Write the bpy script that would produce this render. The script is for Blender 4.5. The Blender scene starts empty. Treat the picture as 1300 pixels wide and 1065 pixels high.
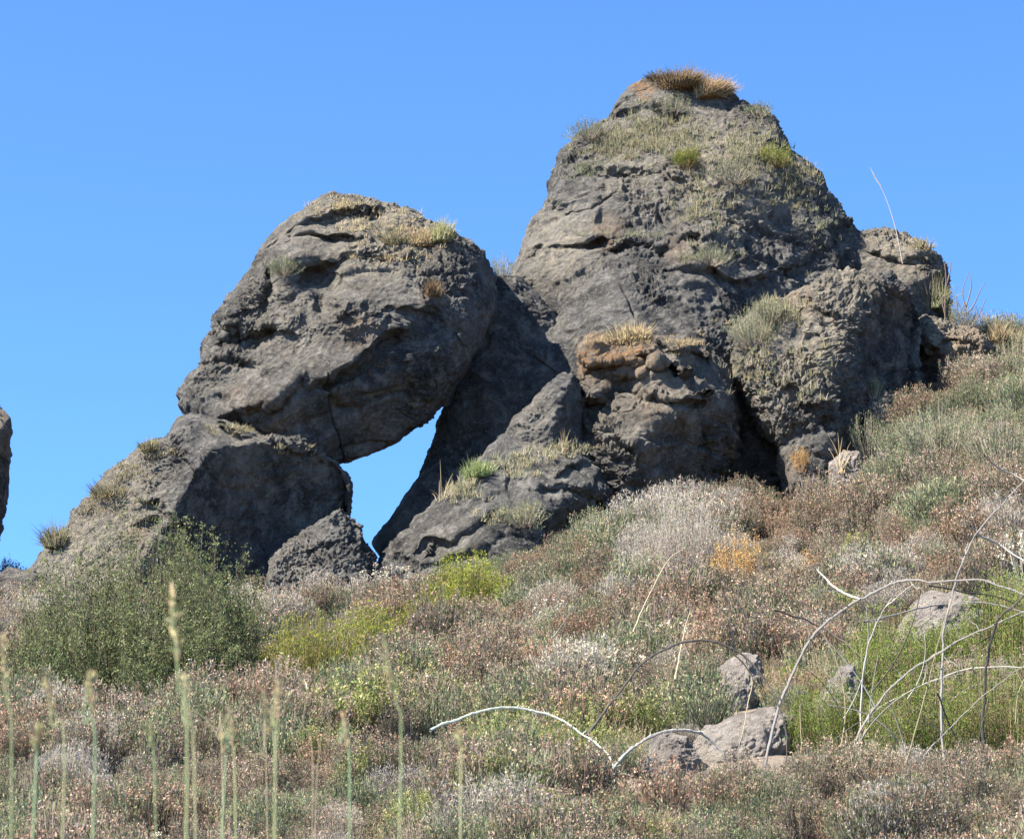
import bpy, math, random
import numpy as np
from mathutils import Vector

S = bpy.context.scene
C = S.collection
rad = math.radians

# ------------------------------------------------------------------ camera
PITCH, HFOV, EYE = rad(15.0), rad(20.0), 1.6
cam = bpy.data.cameras.new('camera')
cam.sensor_fit = 'HORIZONTAL'
cam.angle = HFOV
cam.clip_start, cam.clip_end = 0.1, 6000
cam.dof.use_dof = True
cam.dof.focus_distance = 57.0
cam.dof.aperture_fstop = 11.0
camo = bpy.data.objects.new('camera', cam)
C.objects.link(camo)
camo.location = (0, 0, EYE)
camo.rotation_euler = (math.pi / 2 + PITCH, 0, 0)
S.camera = camo

# ------------------------------------------------------------------ sky and sun
SUN_AZ, SUN_EL = rad(-111), rad(48)
w = bpy.data.worlds.new('World')
S.world = w
w.use_nodes = True
nt = w.node_tree
sky = nt.nodes.new('ShaderNodeTexSky')
sky.sky_type = 'NISHITA'
sky.sun_disc = False
sky.sun_elevation = SUN_EL
sky.sun_rotation = SUN_AZ
sky.altitude = 6000
sky.air_density = 1.0
sky.dust_density = 0.0
sky.ozone_density = 9.0
tint = nt.nodes.new('ShaderNodeMix'); tint.data_type = 'RGBA'; tint.blend_type = 'MULTIPLY'
tint.inputs[0].default_value = 1.0
tint.inputs[7].default_value = (0.98, 1.14, 1.08, 1)
nt.links.new(sky.outputs[0], tint.inputs[6])
nt.links.new(tint.outputs[2], nt.nodes['Background'].inputs[0])
nt.nodes['Background'].inputs[1].default_value = 0.115
sl = bpy.data.lights.new('sun', 'SUN')
sl.energy = 5.0
sl.angle = rad(0.5)
sl.color = (1.0, 0.93, 0.83)
so = bpy.data.objects.new('sun', sl)
C.objects.link(so)
sdir = Vector((math.sin(SUN_AZ) * math.cos(SUN_EL), math.cos(SUN_AZ) * math.cos(SUN_EL), math.sin(SUN_EL)))
so.rotation_euler = sdir.to_track_quat('Z', 'Y').to_euler()
so.location = (-30, -10, 40)
S.view_settings.view_transform = 'Standard'
S.view_settings.look = 'None'
S.view_settings.gamma = 1
S.view_settings.exposure = 1.82
S.cycles.max_bounces = 6
S.cycles.transparent_max_bounces = 8

# ------------------------------------------------------------------ picture <-> place
FOC = 650.0 / math.tan(HFOV / 2)
cP, sP = math.cos(PITCH), math.sin(PITCH)

def ray(px, py):
    a = (np.asarray(px, float) - 650) / FOC
    b = (532.5 - np.asarray(py, float)) / FOC
    return a, cP - b * sP, sP + b * cP          # x, y, z of a view direction

def at(px, py, Y):
    """point that stands at depth Y (metres north of the eye) in the direction px, py"""
    a, b, c = ray(px, py)
    Y = np.asarray(Y, float)
    return np.stack(np.broadcast_arrays(a / b * Y, Y, EYE + c / b * Y), -1)

def to_px(p):
    x, y, z = p[..., 0], p[..., 1], p[..., 2] - EYE
    f = y * cP + z * sP
    u = -y * sP + z * cP
    return 650 + FOC * x / f, 532.5 - FOC * u / f

# ------------------------------------------------------------------ noise
def _h(ix, iy, iz, s):
    n = (ix.astype(np.int64) * 73856093) ^ (iy.astype(np.int64) * 19349663) ^ (iz.astype(np.int64) * 83492791) ^ (s * 2654435761)
    n &= 0xffffffff
    n = ((n ^ (n >> 15)) * 2246822519) & 0xffffffff
    n = ((n ^ (n >> 13)) * 3266489917) & 0xffffffff
    n ^= n >> 16
    return n / 4294967295.0

def vnoise(p, s=0):
    i = np.floor(p).astype(np.int64)
    f = p - i
    f = f * f * f * (f * (f * 6 - 15) + 10)
    r = 0
    for dx in (0, 1):
        wx = f[:, 0] if dx else 1 - f[:, 0]
        for dy in (0, 1):
            wy = f[:, 1] if dy else 1 - f[:, 1]
            for dz in (0, 1):
                wz = f[:, 2] if dz else 1 - f[:, 2]
                r = r + wx * wy * wz * _h(i[:, 0] + dx, i[:, 1] + dy, i[:, 2] + dz, s)
    return r * 2 - 1

def fbm(p, octv=4, s=0, gain=.5, ridged=False):
    a, r = 1.0, 0
    for k in range(octv):
        v = vnoise(p * (2.03 ** k) + 17.3 * k, s + k)
        if ridged:
            v = 1 - 2 * np.abs(v)
        r = r + a * v
        a *= gain
    return r

def worley(p, s=0):
    i = np.floor(p).astype(np.int64)
    d1 = np.full(len(p), 9.0)
    d2 = np.full(len(p), 9.0)
    for dx in (-1, 0, 1):
        for dy in (-1, 0, 1):
            for dz in (-1, 0, 1):
                cx, cy, cz = i[:, 0] + dx, i[:, 1] + dy, i[:, 2] + dz
                q = ((cx + _h(cx, cy, cz, s) - p[:, 0]) ** 2 + (cy + _h(cx, cy, cz, s + 1) - p[:, 1]) ** 2 +
                     (cz + _h(cx, cy, cz, s + 2) - p[:, 2]) ** 2)
                d2 = np.minimum(d2, np.maximum(d1, q))
                d1 = np.minimum(d1, q)
    return np.sqrt(d1), np.sqrt(d2)

def chisel(p, s=0):
    """broken stone: every cell of the rock is cut by a plane of its own"""
    i = np.floor(p).astype(np.int64)
    d1 = np.full(len(p), 9.0); d2 = np.full(len(p), 9.0)
    val = np.zeros(len(p))
    for dx in (-1, 0, 1):
        for dy in (-1, 0, 1):
            for dz in (-1, 0, 1):
                cx, cy, cz = i[:, 0] + dx, i[:, 1] + dy, i[:, 2] + dz
                a, b, c = _h(cx, cy, cz, s), _h(cx, cy, cz, s + 1), _h(cx, cy, cz, s + 2)
                ex, ey, ez = p[:, 0] - cx - a, p[:, 1] - cy - b, p[:, 2] - cz - c
                q = ex * ex + ey * ey + ez * ez
                m = q < d1
                d2 = np.minimum(d2, np.maximum(d1, q))
                d1 = np.where(m, q, d1)
                val = np.where(m, ex * (b * 2 - 1) + ey * (c * 2 - 1) + ez * (a * 2 - 1) + (a + b - c - .5) * .5, val)
    return val, np.sqrt(d2) - np.sqrt(d1)

# ------------------------------------------------------------------ meshes
def mesh_from(name, v, f, mat=None, smooth=False, col=None, attrs=None):
    me = bpy.data.meshes.new(name)
    v = np.asarray(v, np.float32)
    f = np.asarray(f, np.int32)
    k = f.shape[1]
    me.vertices.add(len(v))
    me.vertices.foreach_set('co', v.ravel())
    me.loops.add(f.size)
    me.loops.foreach_set('vertex_index', f.ravel())
    me.polygons.add(len(f))
    me.polygons.foreach_set('loop_start', np.arange(0, f.size, k, dtype=np.int32))
    me.polygons.foreach_set('use_smooth', np.full(len(f), smooth))
    me.update(calc_edges=True)
    if col is not None:
        a = me.attributes.new('Col', 'FLOAT_COLOR', 'POINT')
        c4 = np.ones((len(v), 4), np.float32)
        c4[:, :3] = col
        a.data.foreach_set('color', c4.ravel())
    for n, x in (attrs or {}).items():
        a = me.attributes.new(n, 'FLOAT', 'POINT')
        a.data.foreach_set('value', np.asarray(x, np.float32))
    if mat:
        me.materials.append(mat)
    return me

def link(name, me, parent=None):
    o = bpy.data.objects.new(name, me)
    C.objects.link(o)
    if parent:
        o.parent = parent
    return o

def tag(o, label=None, cat=None, group=None, kind=None):
    if label: o['label'] = label
    if cat: o['category'] = cat
    if group: o['group'] = group
    if kind: o['kind'] = kind
    return o

_ico = {}
def ico(level):
    if level in _ico: return _ico[level]
    t = (1 + 5 ** .5) / 2
    v = np.array([(-1, t, 0), (1, t, 0), (-1, -t, 0), (1, -t, 0), (0, -1, t), (0, 1, t), (0, -1, -t), (0, 1, -t),
                  (t, 0, -1), (t, 0, 1), (-t, 0, -1), (-t, 0, 1)], float)
    f = np.array([(0, 11, 5), (0, 5, 1), (0, 1, 7), (0, 7, 10), (0, 10, 11), (1, 5, 9), (5, 11, 4), (11, 10, 2), (10, 7, 6),
                  (7, 1, 8), (3, 9, 4), (3, 4, 2), (3, 2, 6), (3, 6, 8), (3, 8, 9), (4, 9, 5), (2, 4, 11), (6, 2, 10), (8, 6, 7), (9, 8, 1)])
    v /= np.linalg.norm(v, axis=1)[:, None]
    for _ in range(level):
        e = np.sort(np.concatenate([f[:, [0, 1]], f[:, [1, 2]], f[:, [2, 0]]]), axis=1)
        key = e[:, 0].astype(np.int64) * 10000000 + e[:, 1]
        u, inv = np.unique(key, return_inverse=True)
        a, b = u // 10000000, u % 10000000
        m = v[a] + v[b]
        m /= np.linalg.norm(m, axis=1)[:, None]
        n = len(f)
        ab, bc, ca = inv[:n] + len(v), inv[n:2 * n] + len(v), inv[2 * n:] + len(v)
        v = np.concatenate([v, m])
        f = np.concatenate([np.stack([f[:, 0], ab, ca], 1), np.stack([f[:, 1], bc, ab], 1),
                            np.stack([f[:, 2], ca, bc], 1), np.stack([ab, bc, ca], 1)])
    _ico[level] = (v, f)
    return v, f

# ------------------------------------------------------------------ materials
def nodes(m):
    m.use_nodes = True
    n = m.node_tree
    return n, n.nodes['Principled BSDF']

def mix(n, a, b, fac, mode='MIX'):
    x = n.nodes.new('ShaderNodeMix'); x.data_type = 'RGBA'; x.blend_type = mode
    for i, val in ((6, a), (7, b), (0, fac)):
        if isinstance(val, (tuple, list)): x.inputs[i].default_value = (*val, 1)
        elif isinstance(val, (int, float)): x.inputs[i].default_value = val
        else: n.links.new(val, x.inputs[i])
    return x.outputs[2]

def noise_tex(n, scale, detail=6, rough=.6, vec=None, dist=0):
    t = n.nodes.new('ShaderNodeTexNoise')
    t.inputs['Scale'].default_value = scale; t.inputs['Detail'].default_value = detail
    t.inputs['Roughness'].default_value = rough; t.inputs['Distortion'].default_value = dist
    if vec: n.links.new(vec, t.inputs['Vector'])
    return t.outputs[0]

def ramp(n, src, stops):
    r = n.nodes.new('ShaderNodeMapRange')
    r.inputs[1].default_value, r.inputs[2].default_value = stops
    n.links.new(src, r.inputs[0])
    return r.outputs[0]

def mul(n, a, b, op='MULTIPLY'):
    m = n.nodes.new('ShaderNodeMath'); m.operation = op
    for i, v in ((0, a), (1, b)):
        if isinstance(v, (int, float)): m.inputs[i].default_value = v
        else: n.links.new(v, m.inputs[i])
    return m.outputs[0]

def attr(n, name):
    a = n.nodes.new('ShaderNodeAttribute'); a.attribute_name = name
    return a

def rock_mat(name, dark, mid, pale, tan=(.33, .26, .17)):
    m = bpy.data.materials.new(name)
    n, b = nodes(m)
    g = n.nodes.new('ShaderNodeNewGeometry').outputs['Position']
    c = mix(n, dark, mid, ramp(n, noise_tex(n, .8, 9, .68, g, .3), (.42, .56)))
    c = mix(n, c, pale, ramp(n, noise_tex(n, 3.2, 9, .72, g, .4), (.48, .76)))
    c = mix(n, c, (.030, .028, .028), mul(n, ramp(n, noise_tex(n, 5.5, 8, .7, g), (.54, .74)), .75))
    c = mix(n, c, (.40, .37, .32), mul(n, ramp(n, noise_tex(n, 16, 6, .8, g), (.54, .68)), .65))
    c = mix(n, c, (.045, .043, .044), mul(n, ramp(n, noise_tex(n, 21, 5, .7, g), (.57, .70)), .45))
    c = mix(n, c, tan, mul(n, attr(n, 'tan').outputs['Fac'], ramp(n, noise_tex(n, 6, 8, .7, g), (.35, .62))))  # pale weathering, with the sunlit look of tops painted into the colour
    c = mix(n, c, (.33, .185, .085), mul(n, attr(n, 'lichen').outputs['Fac'], ramp(n, noise_tex(n, 7, 8, .7, g), (.38, .58))))
    v = n.nodes.new('ShaderNodeTexVoronoi'); v.inputs['Scale'].default_value = 9
    n.links.new(g, v.inputs['Vector'])
    spot = mul(n, ramp(n, v.outputs['Distance'], (.20, .10)), ramp(n, noise_tex(n, 1.7, 3, .5, g), (.58, .66)))
    c = mix(n, c, (.32, .31, .29), spot)
    n.links.new(c, b.inputs['Base Color'])
    b.inputs['Roughness'].default_value = .95
    b.inputs['Specular IOR Level'].default_value = .15
    h1 = noise_tex(n, 8, 12, .78, g, .2)
    v2 = n.nodes.new('ShaderNodeTexVoronoi'); v2.inputs['Scale'].default_value = 7
    n.links.new(g, v2.inputs['Vector'])
    h = mul(n, h1, mul(n, v2.outputs['Distance'], .35), 'ADD')
    bp = n.nodes.new('ShaderNodeBump'); bp.inputs['Strength'].default_value = 1.0
    bp.inputs['Distance'].default_value = .26
    n.links.new(h, bp.inputs['Height'])
    n.links.new(bp.outputs[0], b.inputs['Normal'])
    return m

M_ROCK = rock_mat('grey_rock', (.056, .056, .056), (.126, .122, .114), (.34, .32, .28), (.35, .305, .23))
M_ROCKW = rock_mat('warm_rock', (.062, .058, .054), (.140, .128, .112), (.35, .315, .26), (.36, .31, .23))
M_STONE = rock_mat('pinkish_stone', (.26, .225, .195), (.40, .35, .30), (.52, .47, .41), (.44, .37, .28))

def veg_mat(name, trans=.25, vary=.35, rough=.7):
    m = bpy.data.materials.new(name)
    m.use_nodes = True
    n = m.node_tree
    n.nodes.remove(n.nodes['Principled BSDF'])
    out = n.nodes['Material Output']
    a = attr(n, 'Col').outputs['Color']
    oi = n.nodes.new('ShaderNodeObjectInfo').outputs['Random']
    mr = n.nodes.new('ShaderNodeMapRange')
    mr.inputs[3].default_value, mr.inputs[4].default_value = 1 - vary, 1 + vary
    n.links.new(oi, mr.inputs[0])
    hs = n.nodes.new('ShaderNodeHueSaturation')
    n.links.new(a, hs.inputs['Color'])
    n.links.new(mr.outputs[0], hs.inputs['Value'])
    d = n.nodes.new('ShaderNodeBsdfDiffuse')
    t = n.nodes.new('ShaderNodeBsdfTranslucent')
    n.links.new(hs.outputs[0], d.inputs[0]); n.links.new(hs.outputs[0], t.inputs[0])
    x = n.nodes.new('ShaderNodeMixShader'); x.inputs[0].default_value = trans
    n.links.new(d.outputs[0], x.inputs[1]); n.links.new(t.outputs[0], x.inputs[2])
    n.links.new(x.outputs[0], out.inputs[0])
    return m

M_LEAF = veg_mat('leaf', .28, .22)
M_STEM = veg_mat('stem', .0, .1)

def ground_mat():
    m = bpy.data.materials.new('dry_earth')
    n, b = nodes(m)
    g = n.nodes.new('ShaderNodeNewGeometry').outputs['Position']
    c = mix(n, (.10, .078, .055), (.22, .175, .13), ramp(n, noise_tex(n, .8, 8, .65, g), (.35, .65)))
    c = mix(n, c, (.30, .26, .21), ramp(n, noise_tex(n, 9, 8, .7, g), (.55, .75)))
    n.links.new(c, b.inputs['Base Color'])
    b.inputs['Roughness'].default_value = .95
    bp = n.nodes.new('ShaderNodeBump'); bp.inputs['Distance'].default_value = .08
    n.links.new(noise_tex(n, 6, 10, .7, g), bp.inputs['Height'])
    n.links.new(bp.outputs[0], b.inputs['Normal'])
    return m
M_GROUND = ground_mat()

# ------------------------------------------------------------------ terrain
# each slice: depth, and (px, row) pairs the ground passes through at that depth
SL = [
    (28, [(-300, 1110), (0, 1090), (650, 1068), (1300, 1060), (1600, 1050)]),
    (34, [(-300, 1040), (0, 1000), (650, 985), (1300, 960), (1600, 940)]),
    (42, [(-300, 950), (0, 925), (400, 905), (650, 890), (1000, 850), (1300, 800), (1600, 770)]),
    (50, [(-300, 860), (0, 850), (400, 835), (650, 800), (880, 765), (1050, 730), (1300, 650), (1600, 600)]),
    (58, [(-300, 770), (-100, 775), (0, 800), (250, 790), (350, 772), (480, 775), (560, 760), (650, 722), (780, 665),
          (880, 668), (950, 645), (1050, 618), (1130, 580), (1200, 548), (1300, 520), (1600, 480)]),
    (62, [(-300, 760), (0, 790), (300, 830), (480, 840), (560, 800), (650, 740), (880, 680), (1050, 600), (1130, 520),
          (1200, 492), (1300, 470), (1600, 440)]),
    (67, [(-300, 830), (0, 900), (480, 960), (650, 800), (880, 700), (1050, 560), (1130, 500), (1200, 460), (1300, 445), (1600, 420)]),
    (76, [(-300, 1000), (0, 1050), (480, 1100), (650, 1000), (880, 900), (1050, 760), (1200, 620), (1300, 580), (1600, 520)]),
]
YS = np.array([-3000, -60, 0, 12] + [s[0] for s in SL] + [130, 300, 3500], float)
def slice_z(k, x):
    y, pts = SL[k]
    p = at(np.array([a for a, _ in pts]), np.array([b for _, b in pts]), y)
    return np.interp(x, p[:, 0], p[:, 2])

def terrain_z(x, y):
    x = np.asarray(x, float); y = np.asarray(y, float)
    z = [np.full(x.shape, -8.0), np.full(x.shape, -8.0), np.zeros(x.shape), np.full(x.shape, 1.25)]
    z += [slice_z(k, x) for k in range(len(SL))]
    z += [np.full(x.shape, -6.0), np.full(x.shape, -30.0), np.full(x.shape, -30.0)]
    z = np.stack(z, -1)
    k = np.clip(np.searchsorted(YS, y) - 1, 0, len(YS) - 2)
    t = (y - YS[k]) / (YS[k + 1] - YS[k])
    a = np.take_along_axis(z, k[..., None], -1)[..., 0]
    b = np.take_along_axis(z, k[..., None] + 1, -1)[..., 0]
    r = a + (b - a) * t
    p = np.stack([x, y, 0 * x], -1).reshape(-1, 3)
    amp = np.clip(y / 30, 0, 1)
    return r + (.16 * fbm(p / 3.0, 3, 5) + .05 * fbm(p / .6, 3, 9)).reshape(x.shape) * amp

gx = np.unique(np.concatenate([-np.geomspace(22, 3000, 26), np.arange(-22, 22.01, .22), np.geomspace(22, 3000, 26)]))
gy = np.unique(np.concatenate([-np.geomspace(3, 3000, 20), np.arange(-3, 82, .28), np.geomspace(82, 3500, 30)]))
GX, GY = np.meshgrid(gx, gy, indexing='ij')
gv = np.stack([GX, GY, terrain_z(GX, GY)], -1).reshape(-1, 3)
nx_, ny_ = len(gx), len(gy)
ii = (np.arange(nx_ - 1)[:, None] * ny_ + np.arange(ny_ - 1)[None]).ravel()
gf = np.stack([ii, ii + ny_, ii + ny_ + 1, ii + 1], 1)
ground = link('ground', mesh_from('ground', gv, gf, M_GROUND, True))
tag(ground, kind='structure')

# ------------------------------------------------------------------ rocks
def outline_radius(pts, cx, cy, n=1440):
    pts = np.array(pts, float)
    q = np.roll(pts, -1, 0)
    th = np.linspace(-math.pi, math.pi, n, endpoint=False)
    R = np.zeros(n)
    for i, t in enumerate(th):
        d = np.array([math.cos(t), -math.sin(t)])
        e = q - pts
        w_ = pts - (cx, cy)
        den = d[0] * e[:, 1] - d[1] * e[:, 0]
        den = np.where(np.abs(den) < 1e-9, 1e-9, den)
        s = (w_[:, 0] * e[:, 1] - w_[:, 1] * e[:, 0]) / den
        u = (w_[:, 0] * d[1] - w_[:, 1] * d[0]) / den
        ok = (u >= -1e-6) & (u <= 1 + 1e-6) & (s > 0)
        R[i] = s[ok].max() if ok.any() else 1
    k = np.array([1, 2, 3, 2, 1]) / 9
    R = sum(np.roll(R, j - 2) * k[j] for j in range(5))
    return th, R

def seg_dist(px, py, line):
    d = np.full(px.shape, 1e9)
    side = np.zeros(px.shape)
    for (ax, ay), (bx, by) in zip(line[:-1], line[1:]):
        ux, uy = bx - ax, by - ay
        L2 = ux * ux + uy * uy
        t = np.clip(((px - ax) * ux + (py - ay) * uy) / L2, 0, 1)
        ex, ey = px - ax - t * ux, py - ay - t * uy
        dd = np.hypot(ex, ey)
        m = dd < d
        d[m] = dd[m]
        side[m] = ((px - ax) * uy - (py - ay) * ux)[m]
    return d, np.sign(side)

ROCKS = []
def rock(name, label, cat, outline, Y, D, back=None, center=None, level=7, q=.8, planes=(), grooves=(), dents=(),
         tilt=0.0, lean=0.0, amp=1.0, seed=1, mat=None, lichen=(), tan=(), strata=None, group=None, tan_all=0.0, fine=1.0, gk=.85, pk=.15):
    """a boulder: outline in view directions, centre depth Y, half thickness D towards the eye and `back` behind;
       planes break its front into faces, grooves and dents carve it, then 3-D noise weathers it"""
    back = back or D
    pts = np.array(outline, float)
    cx, cy = center or ((pts[:, 0].min() + pts[:, 0].max()) / 2, (pts[:, 1].min() + pts[:, 1].max()) / 2)
    th, R = outline_radius(outline, cx, cy)
    v, f = ico(level)
    s = np.hypot(v[:, 0], v[:, 2])
    t = np.arctan2(v[:, 2], v[:, 0])
    Rt = np.interp(t, np.append(th, math.pi), np.append(R, R[0]))
    px = cx + Rt * s * np.cos(t)
    py = cy - Rt * s * np.sin(t)
    mpp = Y / FOC
    front = v[:, 1] < 0
    dep = np.where(front, -D, back) * np.abs(v[:, 1]) ** q
    bevel = np.minimum(1, np.abs(v[:, 1]) * 3)
    for (x0, y0, d0, kx, ky) in planes:
        pl = d0 + kx * (px - x0) * mpp + ky * (py - y0) * mpp
        pl = np.minimum(pl, .35 * back)
        k = pk
        hgt = np.clip(.5 + .5 * (pl - dep) / k, 0, 1)
        nd = dep * (1 - hgt) + pl * hgt + k * hgt * (1 - hgt)
        dep = np.where(front, nd, dep)
    # wobble the carving so it is never ruler straight
    p0 = at(px, py, Y + dep)
    wx = 9 * vnoise(p0 / .55, seed + 40) + 4 * vnoise(p0 / .2, seed + 43)
    wy = 9 * vnoise(p0 / .55, seed + 41) + 4 * vnoise(p0 / .2, seed + 44)
    for line, width, depth, ledge in grooves:
        d, sd = seg_dist(px + wx, py + wy, line)
        g = np.exp(-(d / width) ** 2) * depth * gk
        if ledge:
            g = g - gk * ledge * np.exp(-((d - width * 1.6) / (width * 1.6)) ** 2) * (sd > 0)
        dep = dep + np.where(front, g * bevel, 0)
    for x0, y0, rx, ry, rot, depth in dents:
        c_, s_ = math.cos(rad(rot)), math.sin(rad(rot))
        ux, uy = px + wx - x0, py + wy - y0
        e = ((ux * c_ + uy * s_) / rx) ** 2 + ((-ux * s_ + uy * c_) / ry) ** 2
        dep = dep + np.where(front, depth * np.exp(-e ** 1.6) * bevel, 0)
    dep = dep + tilt * (py - cy) * mpp + lean * (px - cx) * mpp
    p = at(px, py, Y + dep)
    # normals of the smooth body
    tri = p[f]
    fn = np.cross(tri[:, 1] - tri[:, 0], tri[:, 2] - tri[:, 0])
    nrm = np.zeros_like(p)
    for j in range(3):
        for c in range(3):
            nrm[:, c] += np.bincount(f[:, j], fn[:, c], len(p))
    nrm /= np.linalg.norm(nrm, axis=1)[:, None] + 1e-9
    size = min(np.ptp(pts[:, 0]), np.ptp(pts[:, 1])) * mpp
    L = min(1.0, size / 4.0)
    wp = p + .25 * L * np.stack([vnoise(p / (.9 * L), seed + 7 + j) for j in range(3)], 1)
    disp = .11 * L * fbm(wp / (1.5 * L), 3, seed)
    rg = fbm(wp / (.95 * L), 4, seed + 11, .55, True)
    disp += .045 * L * (rg - .6)
    if strata:
        (sx, sy, sz), per, ampS = strata
        h = (wp @ np.array([sx, sy, sz])) / per + .9 * vnoise(p / 1.4, seed + 60)
        tri_ = h - np.floor(h)
        saw = np.where(tri_ < .82, tri_ / .82, (1 - tri_) / .18) - .5
        msk = np.clip(.5 + 1.3 * vnoise(p / .9, seed + 61), 0, 1)
        disp += ampS * saw * msk
    rough = np.clip(.60 + 1.5 * vnoise(p / 1.5, seed + 90) + .7 * vnoise(p / .6, seed + 91), .12, 1.35) if size > 2 else 1.0
    fine_ = fine * rough
    # joints: long thin cracks where a tilted sheet of noise crosses zero
    for jn, (ja, jd) in enumerate((((.9, .2, .5), .10), ((-.35, .3, .9), .09))):
        q_ = p @ np.array(ja)
        nn_ = vnoise(np.stack([q_ / 1.1, p[:, 1] / 5, p[:, 2] / 6], 1) + 3.1 * jn, seed + 95 + jn) + .22 * vnoise(p / .7, seed + 97 + jn)
        disp -= jd * min(L, 1) * np.exp(-(nn_ / .035) ** 2) * fine * np.clip(.6 + 1.5 * vnoise(p / 1.9, seed + 99 + jn), 0, 1)
    cv, ce = chisel(wp * [1, 1, 1.5] / (.75 * L), seed + 20)
    disp += .06 * L * cv * np.clip(ce * 6, .25, 1)
    cv, ce = chisel(wp * [1, 1, 1.35] / .30, seed + 24)
    disp += .050 * cv * fine_ * (.8 + .7 * vnoise(p / .9, seed + 50)) - .02 * (ce < .07) * fine_
    w1, w2 = worley(wp / .15, seed + 26)
    disp -= .022 * np.clip(.42 - w1, 0, 1) * fine_ * (1 + 1.5 * vnoise(p / .8, seed + 52))
    disp += .034 * fbm(wp / .12, 3, seed + 30, .75) * fine_
    disp += .020 * (fbm(wp / .30, 3, seed + 35, .6, True) - .5) * fine_
    disp *= amp
    p = p + nrm * disp[:, None]
    # stone's own lichen; tan is pale weathering plus sunlight painted on tops and slopes
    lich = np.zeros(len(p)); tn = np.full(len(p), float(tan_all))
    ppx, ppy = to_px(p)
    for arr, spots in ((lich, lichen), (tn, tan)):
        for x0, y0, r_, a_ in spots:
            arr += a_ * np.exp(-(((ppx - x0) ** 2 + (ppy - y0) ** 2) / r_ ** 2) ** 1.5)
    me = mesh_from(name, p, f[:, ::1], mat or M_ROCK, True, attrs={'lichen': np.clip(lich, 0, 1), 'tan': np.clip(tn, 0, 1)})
    o = link(name, me)
    tag(o, label, cat, group)
    ROCKS.append(o)
    return o

rock('balanced_boulder', 'huge egg-shaped grey boulder balanced high over the gap of blue sky', 'boulder',
     [(421, 248), (450, 251), (471, 257), (503, 266), (535, 273), (578, 291), (600, 306), (614, 323), (623, 352), (625, 373), (626, 398),
      (612, 434), (600, 455), (588, 480), (566, 511), (543, 532), (507, 558), (471, 579), (432, 590), (400, 585), (353, 572), (303, 556),
      (246, 535), (230, 516), (228, 498), (239, 480), (258, 466), (261, 434), (277, 423), (275, 405), (286, 388), (303, 363), (325, 331),
      (332, 313), (353, 291), (375, 273), (400, 256)],
     60.8, 2.7, center=(430, 425), amp=.85, level=8, q=.75, seed=3, tilt=-.18,
     planes=[(430, 360, -2.2, .10, -.70), (340, 430, -1.8, -.50, -.10), (480, 480, -2.0, .45, .95)],
     grooves=[([(300, 540), (350, 515), (400, 492), (455, 470), (500, 432)], 9, .42, .16),
              ([(282, 428), (310, 432), (345, 428)], 11, .45, .25),
              ([(346, 352), (340, 378), (331, 400)], 5, .30, .0),
              ([(335, 318), (380, 292), (430, 268), (480, 270)], 5, .24, .10),
              ([(372, 306), (410, 300), (440, 296)], 5, .24, .10),
              ([(262, 468), (290, 460), (322, 470)], 6, .2, .1),
              ([(280, 500), (300, 522), (312, 540)], 6, .22, .0),
              ([(445, 400), (500, 386), (545, 398), (572, 425)], 8, .08, .10),
              ([(420, 520), (470, 505), (520, 480)], 8, .16, .1),
              ([(395, 348), (440, 330), (500, 330)], 8, .14, .12)],
     dents=[(400, 352, 25, 25, 30, .75), (410, 385, 24, 14, -15, .4), (500, 425, 66, 30, -15, .30), (385, 530, 60, 22, -20, .25),
            (560, 400, 18, 40, 10, .18), (535, 310, 22, 14, 0, .2), (310, 410, 25, 14, -40, .22)],
     strata=((.42, .15, .89), .75, .04),
     lichen=[(455, 420, 22, .3), (350, 545, 40, .35), (548, 372, 16, .4), (480, 545, 30, .25), (300, 500, 15, .2)],
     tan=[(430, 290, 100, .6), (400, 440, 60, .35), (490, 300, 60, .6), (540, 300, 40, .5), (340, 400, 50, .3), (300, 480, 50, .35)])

rock('supporting_boulder', 'broad dark-faced rock at lower left that carries the balanced boulder, pale on its left slope', 'boulder',
     [(243, 526), (285, 533), (314, 546), (357, 556), (389, 567), (421, 587), (435, 598), (444, 615), (441, 644), (436, 700), (400, 760),
      (330, 815), (200, 850), (60, 860), (-40, 850), (-30, 790), (15, 730), (36, 716), (61, 690), (86, 673), (96, 651), (121, 630), (143, 603),
      (161, 587), (189, 560), (214, 555), (218, 545), (228, 532)],
     58.9, 2.6, center=(230, 690), level=8, q=.7, seed=12, amp=.8,
     planes=[(236, 620, -2.15, -.62, -.55), (236, 620, -2.15, .82, .30)],
     grooves=[ ([(190, 640), (205, 660), (230, 668)], 8, .2, .12), ([(214, 560), (232, 570), (240, 585)], 6, .18, .1),
              ([(286, 540), (340, 556), (400, 580)], 5, .12, .1)],
     dents=[(200, 675, 22, 12, 20, .25), (330, 660, 60, 50, 0, .15)],
     lichen=[(175, 675, 14, .4), (305, 610, 30, .25)], tan=[(110, 690, 90, .8), (170, 600, 50, .6), (330, 556, 60, .5), (410, 590, 30, .6), (170, 740, 80, .7)])

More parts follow.
